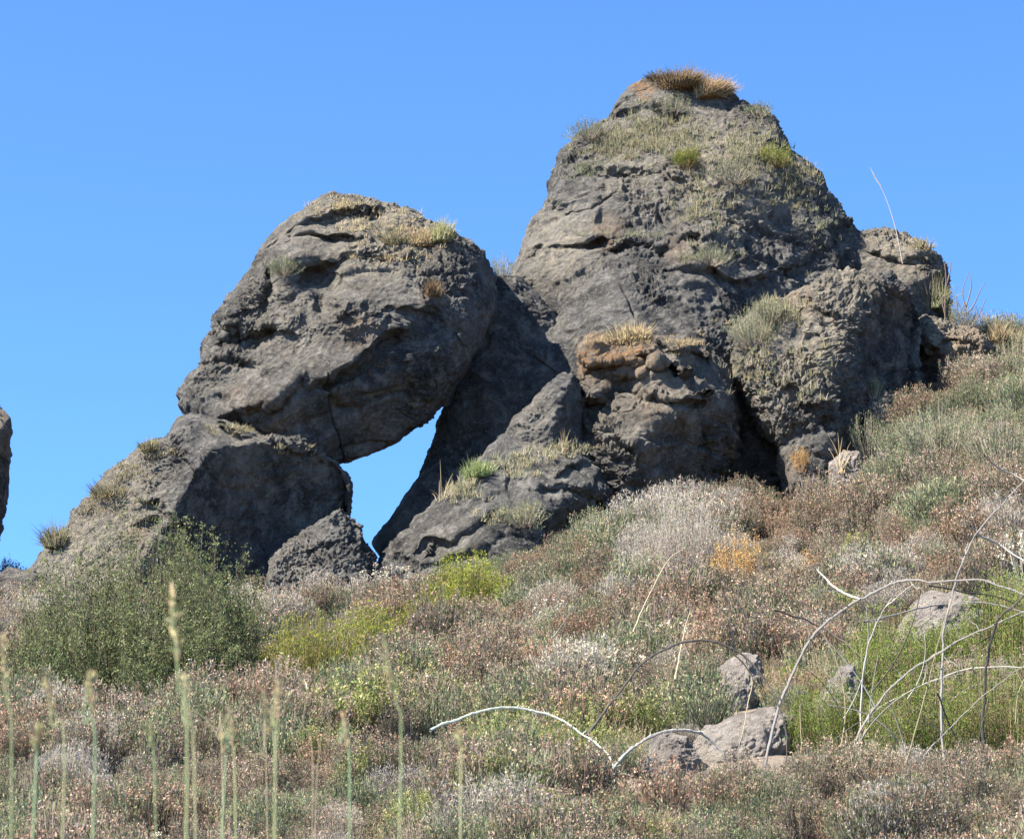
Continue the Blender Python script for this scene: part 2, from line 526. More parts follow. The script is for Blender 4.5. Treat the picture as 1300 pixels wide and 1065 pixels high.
rock('rock_peak', 'tallest rock, a rounded grey-brown peak with dry grass on its summit', 'rock peak',
     [(802, 109), (823, 99), (850, 98), (890, 105), (920, 117), (938, 130), (963, 138), (980, 148), (989, 166), (1005, 188), (1030, 209),
      (1048, 230), (1062, 255), (1080, 280), (1100, 302), (1130, 335), (1165, 390), (1180, 440), (1150, 540), (1000, 640), (800, 690), (680, 640),
      (640, 520), (632, 430), (648, 355), (652, 345), (666, 305), (677, 280), (691, 263), (700, 241), (709, 213), (714, 195), (730, 175),
      (755, 158), (770, 150), (780, 131)],
     64.2, 3.6, back=4.0, center=(855, 390), level=8, q=.72, seed=25, tilt=-.30, gk=.5, pk=.5,
     planes=[(870, 330, -3.1, -.30, -.60), (930, 330, -2.8, .75, -.15), (720, 300, -2.0, -.85, -.45), (860, 180, -1.6, .05, -1.2)],
     grooves=[([(702, 258), (722, 268), (748, 266), (765, 252)], 6, .22, .22), ([(765, 215), (775, 250), (770, 282)], 8, .22, .0),
              ([(650, 333), (690, 316), (735, 310), (760, 305)], 5, .18, .12), ([(755, 306), (790, 314), (850, 318), (880, 308)], 7, .42, .30),
              ([(745, 222), (790, 218), (840, 224), (870, 232)], 7, .28, .15), ([(870, 345), (940, 365), (1000, 350), (1060, 305), (1075, 290)], 9, .35, .25),
              ([(930, 255), (960, 300), (980, 340)], 8, .14, .0), ([(782, 148), (810, 140), (850, 150)], 7, .30, .18),
              ([(860, 300), (900, 330), (900, 390)], 9, .15, .0), ([(775, 150), (790, 128), (808, 118)], 5, .18, .1)],
     dents=[(835, 290, 40, 22, 10, .22), (850, 150, 20, 16, 0, .35), (965, 290, 60, 40, 30, .22), (690, 390, 25, 40, 0, .1), (850, 410, 26, 40, 0, .2)],
     lichen=[(819, 116, 12, .9), (806, 106, 10, .6), (770, 295, 22, .35), (860, 318, 18, .3)],
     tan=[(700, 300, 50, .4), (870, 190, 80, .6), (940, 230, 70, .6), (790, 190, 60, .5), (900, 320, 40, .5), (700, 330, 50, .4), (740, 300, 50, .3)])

rock('leaning_slab', 'flat slab in deep shadow leaning right of the sky gap under the balanced boulder', 'rock slab',
     [(628, 350), (656, 348), (700, 390), (745, 440), (760, 500), (740, 600), (640, 690), (560, 740), (500, 735), (478, 705), (470, 690),
      (500, 650), (530, 608), (545, 570), (556, 530), (568, 500), (585, 450), (606, 400), (614, 370)],
     61.9, .9, back=1.5, center=(645, 520), level=7, q=.55, seed=31, amp=.55, tilt=-.15, lean=.10,
     grooves=[([(600, 480), (620, 560)], 10, .1, .0)], tan=[(500, 655, 40, .6)])

rock('pointed_rock', 'pointed wedge of grey rock standing left of the orange-topped boulder', 'rock',
     [(711, 478), (727, 476), (736, 495), (742, 550), (735, 600), (690, 620), (640, 610), (622, 580), (643, 553), (654, 531), (683, 506)],
     58.6, .95, center=(690, 560), level=6, q=.7, seed=44, amp=.7,
     planes=[(706, 530, -.85, -.4, -.35), (706, 530, -.85, 1.1, .1)], tan=[(680, 530, 30, .4)])

rock('sloping_rock', 'long sloping grey rock rising from the gap toward the orange-topped boulder', 'rock',
     [(640, 556), (690, 556), (735, 566), (768, 592), (776, 620), (774, 655), (750, 690), (690, 740), (610, 800), (520, 830), (450, 820),
      (468, 740), (480, 716), (493, 696), (518, 664), (554, 635), (575, 618), (605, 588)],
     57.9, 1.5, center=(630, 690), level=7, q=.7, seed=52, tilt=-.35, strata=((.55, .1, .83), .5, .07),
     planes=[(640, 640, -1.35, -.20, -.55), (735, 640, -1.0, .75, .35)],
     grooves=[([(555, 700), (580, 685), (600, 670), (625, 655)], 5, .22, .12), ([(700, 625), (735, 632), (765, 640)], 7, .18, .12),
              ([(500, 710), (540, 720), (600, 700)], 5, .12, .06), ([(716, 600), (735, 592), (755, 590)], 4, .14, .12)],
     dents=[(735, 668, 34, 22, -20, .55), (545, 698, 16, 7, -20, .25)], tan=[(560, 700, 60, .3), (700, 570, 40, .5)])

rock('triangular_rock', 'small triangular grey rock at the foot of the sky gap', 'rock',
     [(426, 647), (436, 645), (443, 652), (458, 675), (465, 689), (478, 703), (490, 745), (470, 800), (400, 820), (340, 800), (338, 750),
      (342, 714), (345, 703), (372, 682), (408, 660)],
     57.3, .95, center=(410, 740), level=7, q=.75, seed=61, amp=.9, tilt=-.3,
     planes=[(420, 700, -.8, -.25, -.35)], grooves=[([(380, 700), (420, 690), (450, 700)], 4, .1, .05), ([(425, 735), (455, 742)], 4, .14, .08)],
     tan=[(370, 700, 40, .35), (390, 740, 40, .3)])

rock('orange_topped_boulder', 'knobbly boulder with orange lichen on top, in front of the peak', 'boulder',
     [(737, 441), (754, 430), (782, 425), (825, 430), (836, 426), (868, 426), (893, 441), (914, 460), (928, 487), (936, 523), (932, 558),
      (918, 600), (905, 650), (870, 690), (800, 680), (750, 650), (742, 610), (728, 585), (724, 562), (731, 533), (737, 505), (736, 473)],
     59.4, 1.9, center=(825, 545), level=8, q=.72, seed=70, amp=1.25, mat=M_ROCKW, strata=((.25, .2, .9), .55, .14),
     planes=[(820, 520, -1.65, -.25, -.45), (850, 560, -1.55, .75, .55)],
     grooves=[([(745, 470), (775, 466), (820, 458), (850, 468)], 7, .45, .32), ([(745, 520), (765, 512), (790, 495), (810, 478)], 9, .40, .25),
              ([(735, 545), (770, 560), (800, 575)], 6, .22, .1), ([(825, 500), (860, 508), (885, 506)], 6, .28, .2),
              ([(840, 440), (860, 446), (890, 452)], 6, .25, .15)],
     dents=[(780, 488, 22, 12, -20, .35), (757, 525, 18, 12, 0, .4), (880, 460, 22, 12, 20, .25), (850, 560, 30, 22, 0, .2)],
     lichen=[(775, 436, 45, .7), (745, 460, 18, .5), (808, 446, 26, .45), (830, 510, 26, .2)],
     tan=[(780, 440, 60, .6), (850, 490, 50, .5), (780, 540, 40, .4)])

rock('right_boulder', 'tall right-hand boulder with a bright left slope and a dark smooth right face', 'boulder',
     [(999, 381), (1024, 366), (1039, 354), (1067, 347), (1100, 349), (1130, 348), (1147, 366), (1158, 388), (1164, 416), (1160, 456), (1166, 487),
      (1150, 530), (1140, 600), (1060, 660), (1000, 640), (990, 572), (970, 545), (952, 518), (935, 485), (922, 456), (928, 419), (962, 391)],
     60.2, 2.1, center=(1045, 490), level=8, q=.75, seed=83, tilt=-.12, pk=.5,
     planes=[(1062, 450, -1.9, -.45, -.35), (1062, 450, -1.9, 1.2, .15)],
     grooves=[([(1050, 394), (1066, 456), (1075, 520)], 6, .10, .0), ([(1000, 500), (1030, 520), (1050, 545)], 8, .22, .1),
              ([(1000, 385), (1015, 400), (1010, 430)], 5, .15, .0), ([(1020, 372), (1030, 385), (1050, 392)], 5, .18, .1)],
     dents=[(1020, 560, 22, 26, 0, .35), (1028, 430, 12, 12, 0, .15)],
     lichen=[(1015, 385, 20, .3), (1140, 385, 20, .4), (1001, 595, 20, .3)],
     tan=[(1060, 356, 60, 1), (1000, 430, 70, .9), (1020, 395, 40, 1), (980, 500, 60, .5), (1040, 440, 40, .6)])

rock('shoulder_rock', 'rounded pale-topped rock on the skyline right of the peak', 'rock',
     [(1092, 298), (1110, 294), (1126, 295), (1148, 298), (1173, 307), (1188, 325), (1198, 344), (1202, 388), (1215, 440), (1180, 490), (1100, 480),
      (1060, 420), (1070, 340)],
     64.5, 1.6, center=(1135, 385), level=7, q=.75, seed=91, amp=1.1, mat=M_ROCKW,
     planes=[(1150, 360, -1.3, -.3, -.7), (1165, 370, -1.3, .7, .1)],
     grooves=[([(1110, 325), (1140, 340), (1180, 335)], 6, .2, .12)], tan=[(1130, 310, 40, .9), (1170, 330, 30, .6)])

rock('ledge_rock', 'low flat-topped rock at the right end of the outcrop, bright along its top edge', 'rock',
     [(1160, 410), (1176, 403), (1195, 406), (1210, 411), (1250, 428), (1266, 450), (1275, 470), (1272, 510), (1250, 560), (1190, 570), (1160, 540),
      (1164, 484), (1156, 450)],
     61.8, 1.4, center=(1212, 480), level=7, q=.7, seed=97, amp=1.0, mat=M_ROCKW,
     planes=[(1215, 440, -1.1, .1, -1.3), (1215, 440, -1.1, .25, .45)],
     grooves=[([(1200, 440), (1220, 430), (1240, 440)], 6, .2, .15), ([(1205, 470), (1225, 450), (1245, 465)], 5, .14, .1)],
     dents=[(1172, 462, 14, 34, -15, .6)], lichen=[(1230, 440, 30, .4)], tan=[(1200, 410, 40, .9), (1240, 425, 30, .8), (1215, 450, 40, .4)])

rock('edge_pillar', 'rock pillar cut off by the left edge of the picture, brown against the sky', 'rock pillar',
     [(-190, 500), (-120, 470), (-50, 490), (0, 516), (13, 530), (17, 545), (10, 580), (8, 610), (3, 635), (-8, 690), (-30, 800), (-120, 840), (-220, 780)],
     60.5, 1.6, center=(-95, 640), level=7, q=.75, seed=103, mat=M_ROCKW, lichen=[(5, 560, 18, .4)], tan=[(5, 525, 20, .7)])

# small stones of the slope, lower right
STONES = [
    ('grey stone with a dark split side, left of the big arching bramble', 39, [(910, 876), (919, 860), (941, 846), (957, 847), (962, 863), (958, 890), (945, 930), (919, 925)], .35),
    ('long flat stone slab low down beneath the split grey stone', 37, [(885, 948), (900, 930), (945, 914), (980, 911), (1003, 918), (1003, 950), (985, 985), (930, 1000), (890, 985)], .4),
    ('pale wedge-shaped stone among the green cushions', 38.5, [(1031, 914), (1050, 886), (1066, 863), (1079, 862), (1088, 889), (1086, 925), (1060, 950), (1034, 940)], .3),
    ('small flat grey stone just above the green cushions', 42.5, [(1118, 838), (1130, 829), (1149, 827), (1163, 838), (1160, 862), (1130, 870)], .25),
    ('large pinkish stone behind the crossing bramble stems', 45, [(1150, 812), (1171, 780), (1187, 770), (1210, 768), (1234, 777), (1241, 800), (1240, 840), (1200, 860), (1160, 845)], .5),
    ('pinkish stone at the foot of the picture under the pale arch', 32.5, [(812, 985), (825, 958), (845, 945), (866, 950), (880, 975), (870, 1010), (820, 1010)], .3),
    ('tiny grey stone left of the pale wedge-shaped stone', 39, [(1015, 910), (1024, 901), (1038, 903), (1040, 925), (1020, 930)], .15),
    ('rust pink stone near the right edge among green cushions', 39, [(1262, 856), (1275, 848), (1292, 866), (1303, 890), (1290, 910), (1268, 890)], .25),
    ('small pale stone at the foot of the right boulder', 57.6, [(1058, 596), (1072, 584), (1088, 586), (1096, 600), (1094, 630), (1060, 630)], .3),
    ('light grey stone poking out beside the large pinkish stone', 46, [(1196, 816), (1215, 804), (1238, 812), (1248, 850), (1200, 850)], .2),
    ('white-edged knob of rock at the foot of the orange-topped boulder', 58.3, [(770, 606), (780, 594), (800, 588), (822, 590), (828, 604), (822, 640), (780, 650)], .4),
    ('pale crumbling rock low at the left edge behind the green bush', 56.5, [(-60, 790), (-30, 745), (10, 722), (45, 720), (75, 745), (90, 800), (60, 860), (-40, 860)], .8),
]
bpy.context.view_layer.update()
_dg0 = bpy.context.evaluated_depsgraph_get()
for i, (lab, Y, ol, D) in enumerate(STONES):
    if i < 10:
        oa = np.array(ol, float); oc = oa.mean(0); oa = oc + (oa - oc) * (1.1 if i == 1 else 1.3) + [0, -6]; ol = [tuple(q_) for q_ in oa]
        a_, b_, c_ = ray(oa[:, 0].mean(), oa[:, 1].min() + .62 * np.ptp(oa[:, 1]))
        ok_ = ground.ray_cast(Vector((0, 0, EYE)), Vector((float(a_), float(b_), float(c_))).normalized())
        Y = ok_[1].y + .2; D *= 1.3
        STONES[i] = (lab, Y, ol, D)
    rock('stone', lab, 'stone', ol, Y, D, level=6, q=.6, seed=200 + 7 * i, amp=1.1, fine=.35,
         mat=M_ROCKW if i in (10, 11) else M_STONE, tilt=-.3)

bpy.context.view_layer.update()
dg = bpy.context.evaluated_depsgraph_get()
def hit(px, py):
    a, b, c = ray(px, py)
    d = Vector((float(a), float(b), float(c))).normalized()
    ok, loc, nrm, idx, ob, mx = S.ray_cast(dg, Vector((0, 0, EYE)), d)
    return (loc, nrm, ob) if ok else (None, None, None)
def fall(x, y):
    ok, loc, nrm, idx, ob, mx = S.ray_cast(dg, Vector((x, y, 60)), Vector((0, 0, -1)))
    return (loc, nrm, ob) if ok else (None, None, None)
def gz(x, y):
    return float(terrain_z(np.array([x]), np.array([y]))[0])

# ------------------------------------------------------------------ plants
class Geo:
    def __init__(s): s.v, s.f, s.c, s.n = [], [], [], 0
    def add(s, v, f, c):
        s.v.append(v); s.f.append(f + s.n); s.c.append(c); s.n += len(v)
    def mesh(s, name, mat):
        return mesh_from(name, np.concatenate(s.v), np.concatenate(s.f), mat, False, col=np.concatenate(s.c))

def unit(a): return a / (np.linalg.norm(a, axis=-1, keepdims=True) + 1e-9)

def leaves(g, rng, c, d, ln, wd, col):
    n = len(c)
    side = unit(np.cross(d, rng.normal(size=(n, 3))))
    ln = ln * rng.uniform(.6, 1.3, (n, 1)); wd = wd * rng.uniform(.7, 1.3, (n, 1))
    bend = rng.normal(size=(n, 3)) * .12 * ln
    v = np.stack([c, c + d * ln * .5 + side * wd * .5, c + d * ln + bend, c + d * ln * .45 - side * wd * .5], 1).reshape(-1, 3)
    f = np.arange(4 * n).reshape(n, 4)
    g.add(v, f, np.repeat(col, 4, 0))

def tubes(g, path, r, col, sides=3):
    """path (n, k, 3), r (n, k), col (n, 3)"""
    n, k, _ = path.shape
    tan_ = unit(np.gradient(path, axis=1))
    ref = np.zeros_like(tan_); ref[..., 0] = .37; ref[..., 1] = .93; ref[..., 2] = .05
    a = unit(np.cross(tan_, ref)); b = np.cross(tan_, a)
    ang = np.arange(sides) * 2 * math.pi / sides
    ring = (path[:, :, None] + r[:, :, None, None] * (a[:, :, None] * np.cos(ang)[None, None, :, None] + b[:, :, None] * np.sin(ang)[None, None, :, None]))
    v = ring.reshape(-1, 3)
    base = (np.arange(n)[:, None, None] * k + np.arange(k - 1)[None, :, None]) * sides
    j = np.arange(sides)[None, None]; j2 = (j + 1) % sides
    f = np.stack([base + j, base + j2, base + sides + j2, base + sides + j], -1).reshape(-1, 4)
    g.add(v, f, np.repeat(col, k * sides, 0))

def pick(rng, pal, n):
    pal = np.array(pal, float)
    c = pal[rng.integers(0, len(pal), n)]
    return c * rng.uniform(.72, 1.3, (n, 1)) * rng.uniform(.93, 1.07, (n, 3))

K = dict(
    heath=dict(stems=150, per=15, ll=.060, lw=.012, t0=.30, jit=.03, up=.75, leaf=[(.15, .165, .09), (.22, .18, .125), (.12, .14, .07), (.26, .21, .16)],
               tip=[(.34, .22, .16), (.36, .25, .19), (.26, .17, .13), (.44, .37, .29), (.24, .23, .13)], tipn=6, tl=.032, tw=.017, sr=.0045, stem=[(.22, .16, .13), (.36, .29, .25)]),
    greygreen=dict(stems=150, per=18, ll=.062, lw=.013, t0=.22, jit=.035, up=.7, leaf=[(.16, .19, .10), (.24, .26, .15), (.12, .155, .08)],
               tip=[(.30, .28, .16), (.34, .25, .17)], tipn=3, tl=.035, tw=.016, sr=.0045, stem=[(.22, .18, .14), (.36, .32, .26)]),
    rust=dict(stems=140, per=14, ll=.055, lw=.012, t0=.3, jit=.03, up=.7, leaf=[(.20, .155, .10), (.24, .16, .115), (.14, .155, .08)],
               tip=[(.37, .235, .16), (.33, .20, .14), (.43, .31, .22), (.28, .24, .15)], tipn=7, tl=.034, tw=.019, sr=.0045, stem=[(.24, .155, .12), (.34, .25, .19)]),
    twiggy=dict(stems=210, per=26, ll=.06, lw=.008, t0=.20, jit=.07, up=.25, leaf=[(.36, .32, .26), (.42, .38, .31), (.28, .24, .19)],
               tip=[(.44, .39, .32)], tipn=7, tl=.05, tw=.009, sr=.004, stem=[(.34, .30, .25), (.26, .22, .18)]),
    orange=dict(stems=140, per=22, ll=.05, lw=.016, t0=.25, jit=.045, up=.5, leaf=[(.44, .27, .09), (.36, .20, .07), (.50, .34, .14)],
               tip=[(.52, .34, .14)], tipn=4, tl=.04, tw=.02, sr=.004, stem=[(.30, .2, .12)]),
    broom=dict(stems=150, per=36, ll=.055, lw=.014, t0=.30, jit=.06, up=.2, leaf=[(.20, .235, .045), (.155, .20, .035), (.26, .27, .06), (.11, .15, .03)],
               tip=[(.33, .33, .06)], tipn=6, tl=.05, tw=.014, sr=.005, stem=[(.16, .11, .06), (.22, .17, .08)]),
    cushion=dict(stems=200, per=44, ll=.050, lw=.014, t0=.30, jit=.06, up=.15, leaf=[(.155, .22, .045), (.11, .175, .035), (.21, .26, .06), (.08, .13, .03)],
               tip=[(.24, .29, .07)], tipn=9, tl=.045, tw=.012, sr=.004, stem=[(.16, .11, .07), (.22, .18, .11)]),
    spurge=dict(stems=70, per=40, ll=.060, lw=.013, t0=.30, jit=.015, up=.9, leaf=[(.15, .20, .06), (.21, .25, .09), (.26, .25, .12)],
               tip=[(.40, .36, .14), (.46, .40, .22), (.30, .30, .10)], tipn=7, tl=.035, tw=.022, sr=.005, stem=[(.25, .24, .10)]),
    everlasting=dict(stems=60, per=14, ll=.05, lw=.01, t0=.25, jit=.015, up=1.0, leaf=[(.38, .39, .33), (.28, .30, .23)],
               tip=[(.56, .50, .36), (.50, .40, .30), (.60, .55, .45)], tipn=14, tl=.03, tw=.022, sr=.004, stem=[(.44, .40, .33)]),
    olive=dict(stems=420, per=62, ll=.060, lw=.022, t0=.35, jit=.065, up=.35, leaf=[(.14, .17, .075), (.19, .215, .105), (.095, .12, .05), (.25, .26, .145)],
               tip=[(.27, .29, .13)], tipn=12, tl=.055, tw=.016, sr=.006, stem=[(.10, .08, .055), (.14, .12, .09)]),
    hay=dict(stems=90, per=3, ll=.10, lw=.008, t0=.4, jit=.01, up=1.0, leaf=[(.42, .35, .20), (.50, .43, .27)],
               tip=[(.46, .38, .24)], tipn=5, tl=.05, tw=.008, sr=.003, stem=[(.46, .38, .23), (.36, .30, .17)]),
)

def shrub_geo(kind, seed, r, h, sc=1.0, dens=1.0, squash=.8, one=False):
    """stems fanning from the root and leaves on them; sizes in metres"""
    k = K[kind]
    rng = np.random.default_rng(seed)
    n = max(6, int(k['stems'] * dens))
    rho = np.sqrt(rng.uniform(0, 1, n)) ** .8
    al = rng.uniform(0, 2 * math.pi, n)
    lump = 1 + .22 * np.sin(al * 3 + seed) + .16 * np.sin(al * 5 + 2 * seed) * rho
    hh = h * (np.sqrt(np.maximum(0, 1 - (rho * .93) ** 2)) * squash + (1 - squash)) * rng.uniform(.62, 1.08, n)
    rr = r * rho * lump
    tipp = np.stack([rr * np.cos(al), rr * np.sin(al), hh], 1)
    root = np.stack([.28 * rr * np.cos(al + .3), .28 * rr * np.sin(al + .3), np.full(n, -.06 * h)], 1)
    ctl = root * .4 + tipp * .6
    ctl[:, 2] = hh * (.35 + .25 * k['up'] * 0 + .1)
    ctl[:, :2] = root[:, :2] + (tipp[:, :2] - root[:, :2]) * (1 - .45 * k['up'])
    ctl += rng.normal(size=(n, 3)) * .06 * r
    def bez(t):
        t = t[..., None]
        return root[:, None] * (1 - t) ** 2 + 2 * ctl[:, None] * t * (1 - t) + tipp[:, None] * t ** 2
    st = Geo()
    T = np.tile(np.linspace(0, 1, 5), (n, 1))
    rads = k['sr'] * sc * np.array([1.5, 1.2, .9, .7, .35])[None] * rng.uniform(.7, 1.3, (n, 1))
    tubes(st, bez(T), rads, pick(rng, k['stem'], n))
    lf = st if one else Geo()
    up_ = .55 if kind in ('heath', 'rust', 'greygreen', 'twiggy', 'hay') else .25
    ra_ = .55 if up_ > .5 else .9
    m = int(k['per'] * rng.uniform(.95, 1.05))
    T = k['t0'] + (1 - k['t0']) * rng.uniform(0, 1, (n, m)) ** .8
    P = bez(T); Q = bez(np.minimum(T + .05, 1.05))
    tg = unit(Q - P).reshape(-1, 3)
    c = P.reshape(-1, 3) + rng.normal(size=(n * m, 3)) * k['jit'] * sc * np.repeat(rng.uniform(.5, 1.5, n), m)[:, None]
    d = unit(tg * .8 + unit(rng.normal(size=(n * m, 3))) * ra_ + np.array([0, 0, up_]))
    tone = np.repeat(rng.uniform(.75, 1.25, n), m)[:, None]
    leaves(lf, rng, c, d, k['ll'] * sc, k['lw'] * sc, pick(rng, k['leaf'], n * m) * tone)
    m = k['tipn']
    keep = rng.uniform(0, 1, n) < .8
    c = np.repeat(tipp[keep], m, 0); nn = len(c)
    c = c + rng.normal(size=(nn, 3)) * .018 * sc
    d = unit(rng.normal(size=(nn, 3)) + np.array([0, 0, .8]))
    leaves(lf, rng, c, d, k['tl'] * sc, k['tw'] * sc, pick(rng, k['tip'], nn))
    return st, lf

FEET = []
def shrub(name, label, cat, px, py, wpx, hpx, kind, seed, dens=1.0, on=None, group=None, squash=.8, sc=None, yaw=0, foll=('stems', 'foliage'), lobes=None, grow=1.0):
    """a shrub whose foot is where the view direction px, py meets ground or rock"""
    if on is None:
        loc, nrm, ob = hit(px, py)
        if loc is None:
            print('MISS', label); return None
    else:
        loc = Vector(at(px, py, on))
    mpp = loc.y / FOC
    r, h = wpx * mpp / 2, hpx * mpp
    FEET.append((loc.x, loc.y, r))
    h *= grow
    if lobes:
        st, lf = Geo(), Geo()
        for j, (dx, dy, fr, fh, fd) in enumerate(lobes):
            a1, b1 = shrub_geo(kind, seed + 90 * j, r * fr, h * fh, sc, dens * fd, squash)
            zg = gz(loc.x + dx * r, loc.y + dy * r) - loc.z
            for G_, src in ((st, a1), (lf, b1)):
                k0 = G_.n
                for v_, f_, c_ in zip(src.v, src.f, src.c):
                    G_.v.append(v_ + [dx * r, dy * r, zg]); G_.f.append(f_ + k0); G_.c.append(c_)
                G_.n += src.n
    else:
        st, lf = shrub_geo(kind, seed, r, h, sc or min(1.0, max(.5, loc.y / 50)), dens, squash)
    e = bpy.data.objects.new(name, None)
    e.empty_display_size = .2
    C.objects.link(e)
    e.location = loc
    e.rotation_euler.z = yaw
    tag(e, label, cat, group)
    link(foll[0], st.mesh(foll[0], M_STEM), e)
    link(foll[1], lf.mesh(foll[1], M_LEAF), e)
    return e

# --- carpet of low scrub: nobody could count it; instances scattered over the slope
def carpet(name, label, cat, kinds, pts, seed, size=(.62, 1.42), base_r=.42, base_h=.80, nvar=3, sc=1.0, dens=1.0):
    col = bpy.data.collections.new(name + '_kinds')
    rng = np.random.default_rng(seed)
    k = 0
    for kd in kinds:
        for j in range(nvar):
            st, lf = shrub_geo(kd, seed * 31 + k, base_r * rng.uniform(.85, 1.15), base_h * rng.uniform(.85, 1.15), sc, dens, .5, one=True)
            o = bpy.data.objects.new('%s_plant' % kd, st.mesh(kd, M_LEAF))
            col.objects.link(o); k += 1
    P = np.array([p[:3] for p in pts]); idx = np.array([p[3] for p in pts], int)
    idx = idx * nvar + rng.integers(0, nvar, len(idx))
    s = rng.uniform(*size, len(P)) * np.array([p[4] for p in pts])
    me = bpy.data.meshes.new(name)
    me.vertices.add(len(P)); me.vertices.foreach_set('co', P.astype(np.float32).ravel())
    for nm, ty, dat in (('idx', 'INT', idx.astype(np.int32)), ('sc', 'FLOAT', s.astype(np.float32)), ('rz', 'FLOAT', rng.uniform(0, 6.28, len(P)).astype(np.float32))):
        a = me.attributes.new(nm, ty, 'POINT'); a.data.foreach_set('value', dat)
    o = link(name, me)
    tag(o, label, cat, kind='stuff')
    ng = bpy.data.node_groups.new(name, 'GeometryNodeTree')
    ng.interface.new_socket('Geometry', in_out='INPUT', socket_type='NodeSocketGeometry')
    ng.interface.new_socket('Geometry', in_out='OUTPUT', socket_type='NodeSocketGeometry')
    N, Lk = ng.nodes.new, ng.links.new
    gi, go = N('NodeGroupInput'), N('NodeGroupOutput')
    ci = N('GeometryNodeCollectionInfo'); ci.inputs[0].default_value = col
    ci.inputs['Separate Children'].default_value = True; ci.inputs['Reset Children'].default_value = True
    ip = N('GeometryNodeInstanceOnPoints'); ip.inputs['Pick Instance'].default_value = True
    def na(nm, ty):
        a = N('GeometryNodeInputNamedAttribute'); a.data_type = ty; a.inputs[0].default_value = nm
        return a.outputs[0]
    cx = N('ShaderNodeCombineXYZ'); Lk(na('rz', 'FLOAT'), cx.inputs[2])
    Lk(gi.outputs[0], ip.inputs['Points']); Lk(ci.outputs[0], ip.inputs['Instance'])
    Lk(na('idx', 'INT'), ip.inputs['Instance Index'])
    e2r = N('FunctionNodeEulerToRotation'); Lk(cx.outputs[0], e2r.inputs[0]); Lk(e2r.outputs[0], ip.inputs['Rotation'])
    Lk(na('sc', 'FLOAT'), ip.inputs['Scale'])
    Lk(ip.outputs[0], go.inputs[0])
    md = o.modifiers.new('scatter', 'NODES'); md.node_group = ng
    return o

KINDS = ['everlasting', 'greygreen', 'hay', 'heath', 'rust', 'spurge', 'twiggy']
ZONES = [  # px, row, radius x, radius y, kind, weight
    (420, 790, 190, 70, 'greygreen', 2.5), (420, 770, 200, 60, 'heath', 1.2), (640, 720, 90, 45, 'heath', 2.0), (760, 700, 90, 50, 'greygreen', 2.2),
    (720, 860, 160, 60, 'rust', 2.2), (640, 900, 120, 50, 'heath', 2.0), (860, 690, 90, 55, 'twiggy', 4.0), (1050, 700, 180, 70, 'heath', 2.2),
    (1040, 640, 80, 40, 'rust', 2.5), (1230, 690, 120, 60, 'rust', 2.5), (1220, 560, 110, 50, 'greygreen', 2.5), (1260, 470, 80, 50, 'greygreen', 4),
    (1150, 620, 140, 50, 'heath', 2), (950, 780, 150, 60, 'heath', 2), (930, 830, 120, 50, 'rust', 1.5), (700, 955, 150, 45, 'spurge', 2.2),
    (640, 990, 160, 60, 'spurge', 2.5), (760, 890, 120, 35, 'everlasting', .7), (250, 960, 300, 50, 'heath', 2.5), (150, 930, 200, 60, 'greygreen', 2),
    (420, 950, 200, 60, 'heath', 2), (980, 720, 60, 50, 'rust', 2), (1100, 760, 120, 50, 'twiggy', 1.2), (1000, 950, 120, 60, 'hay', 2.5),
    (950, 900, 60, 60, 'hay', 1.8), (380, 960, 200, 40, 'hay', .8), (120, 780, 120, 40, 'hay', .8), (850, 950, 60, 40, 'hay', 2),
]
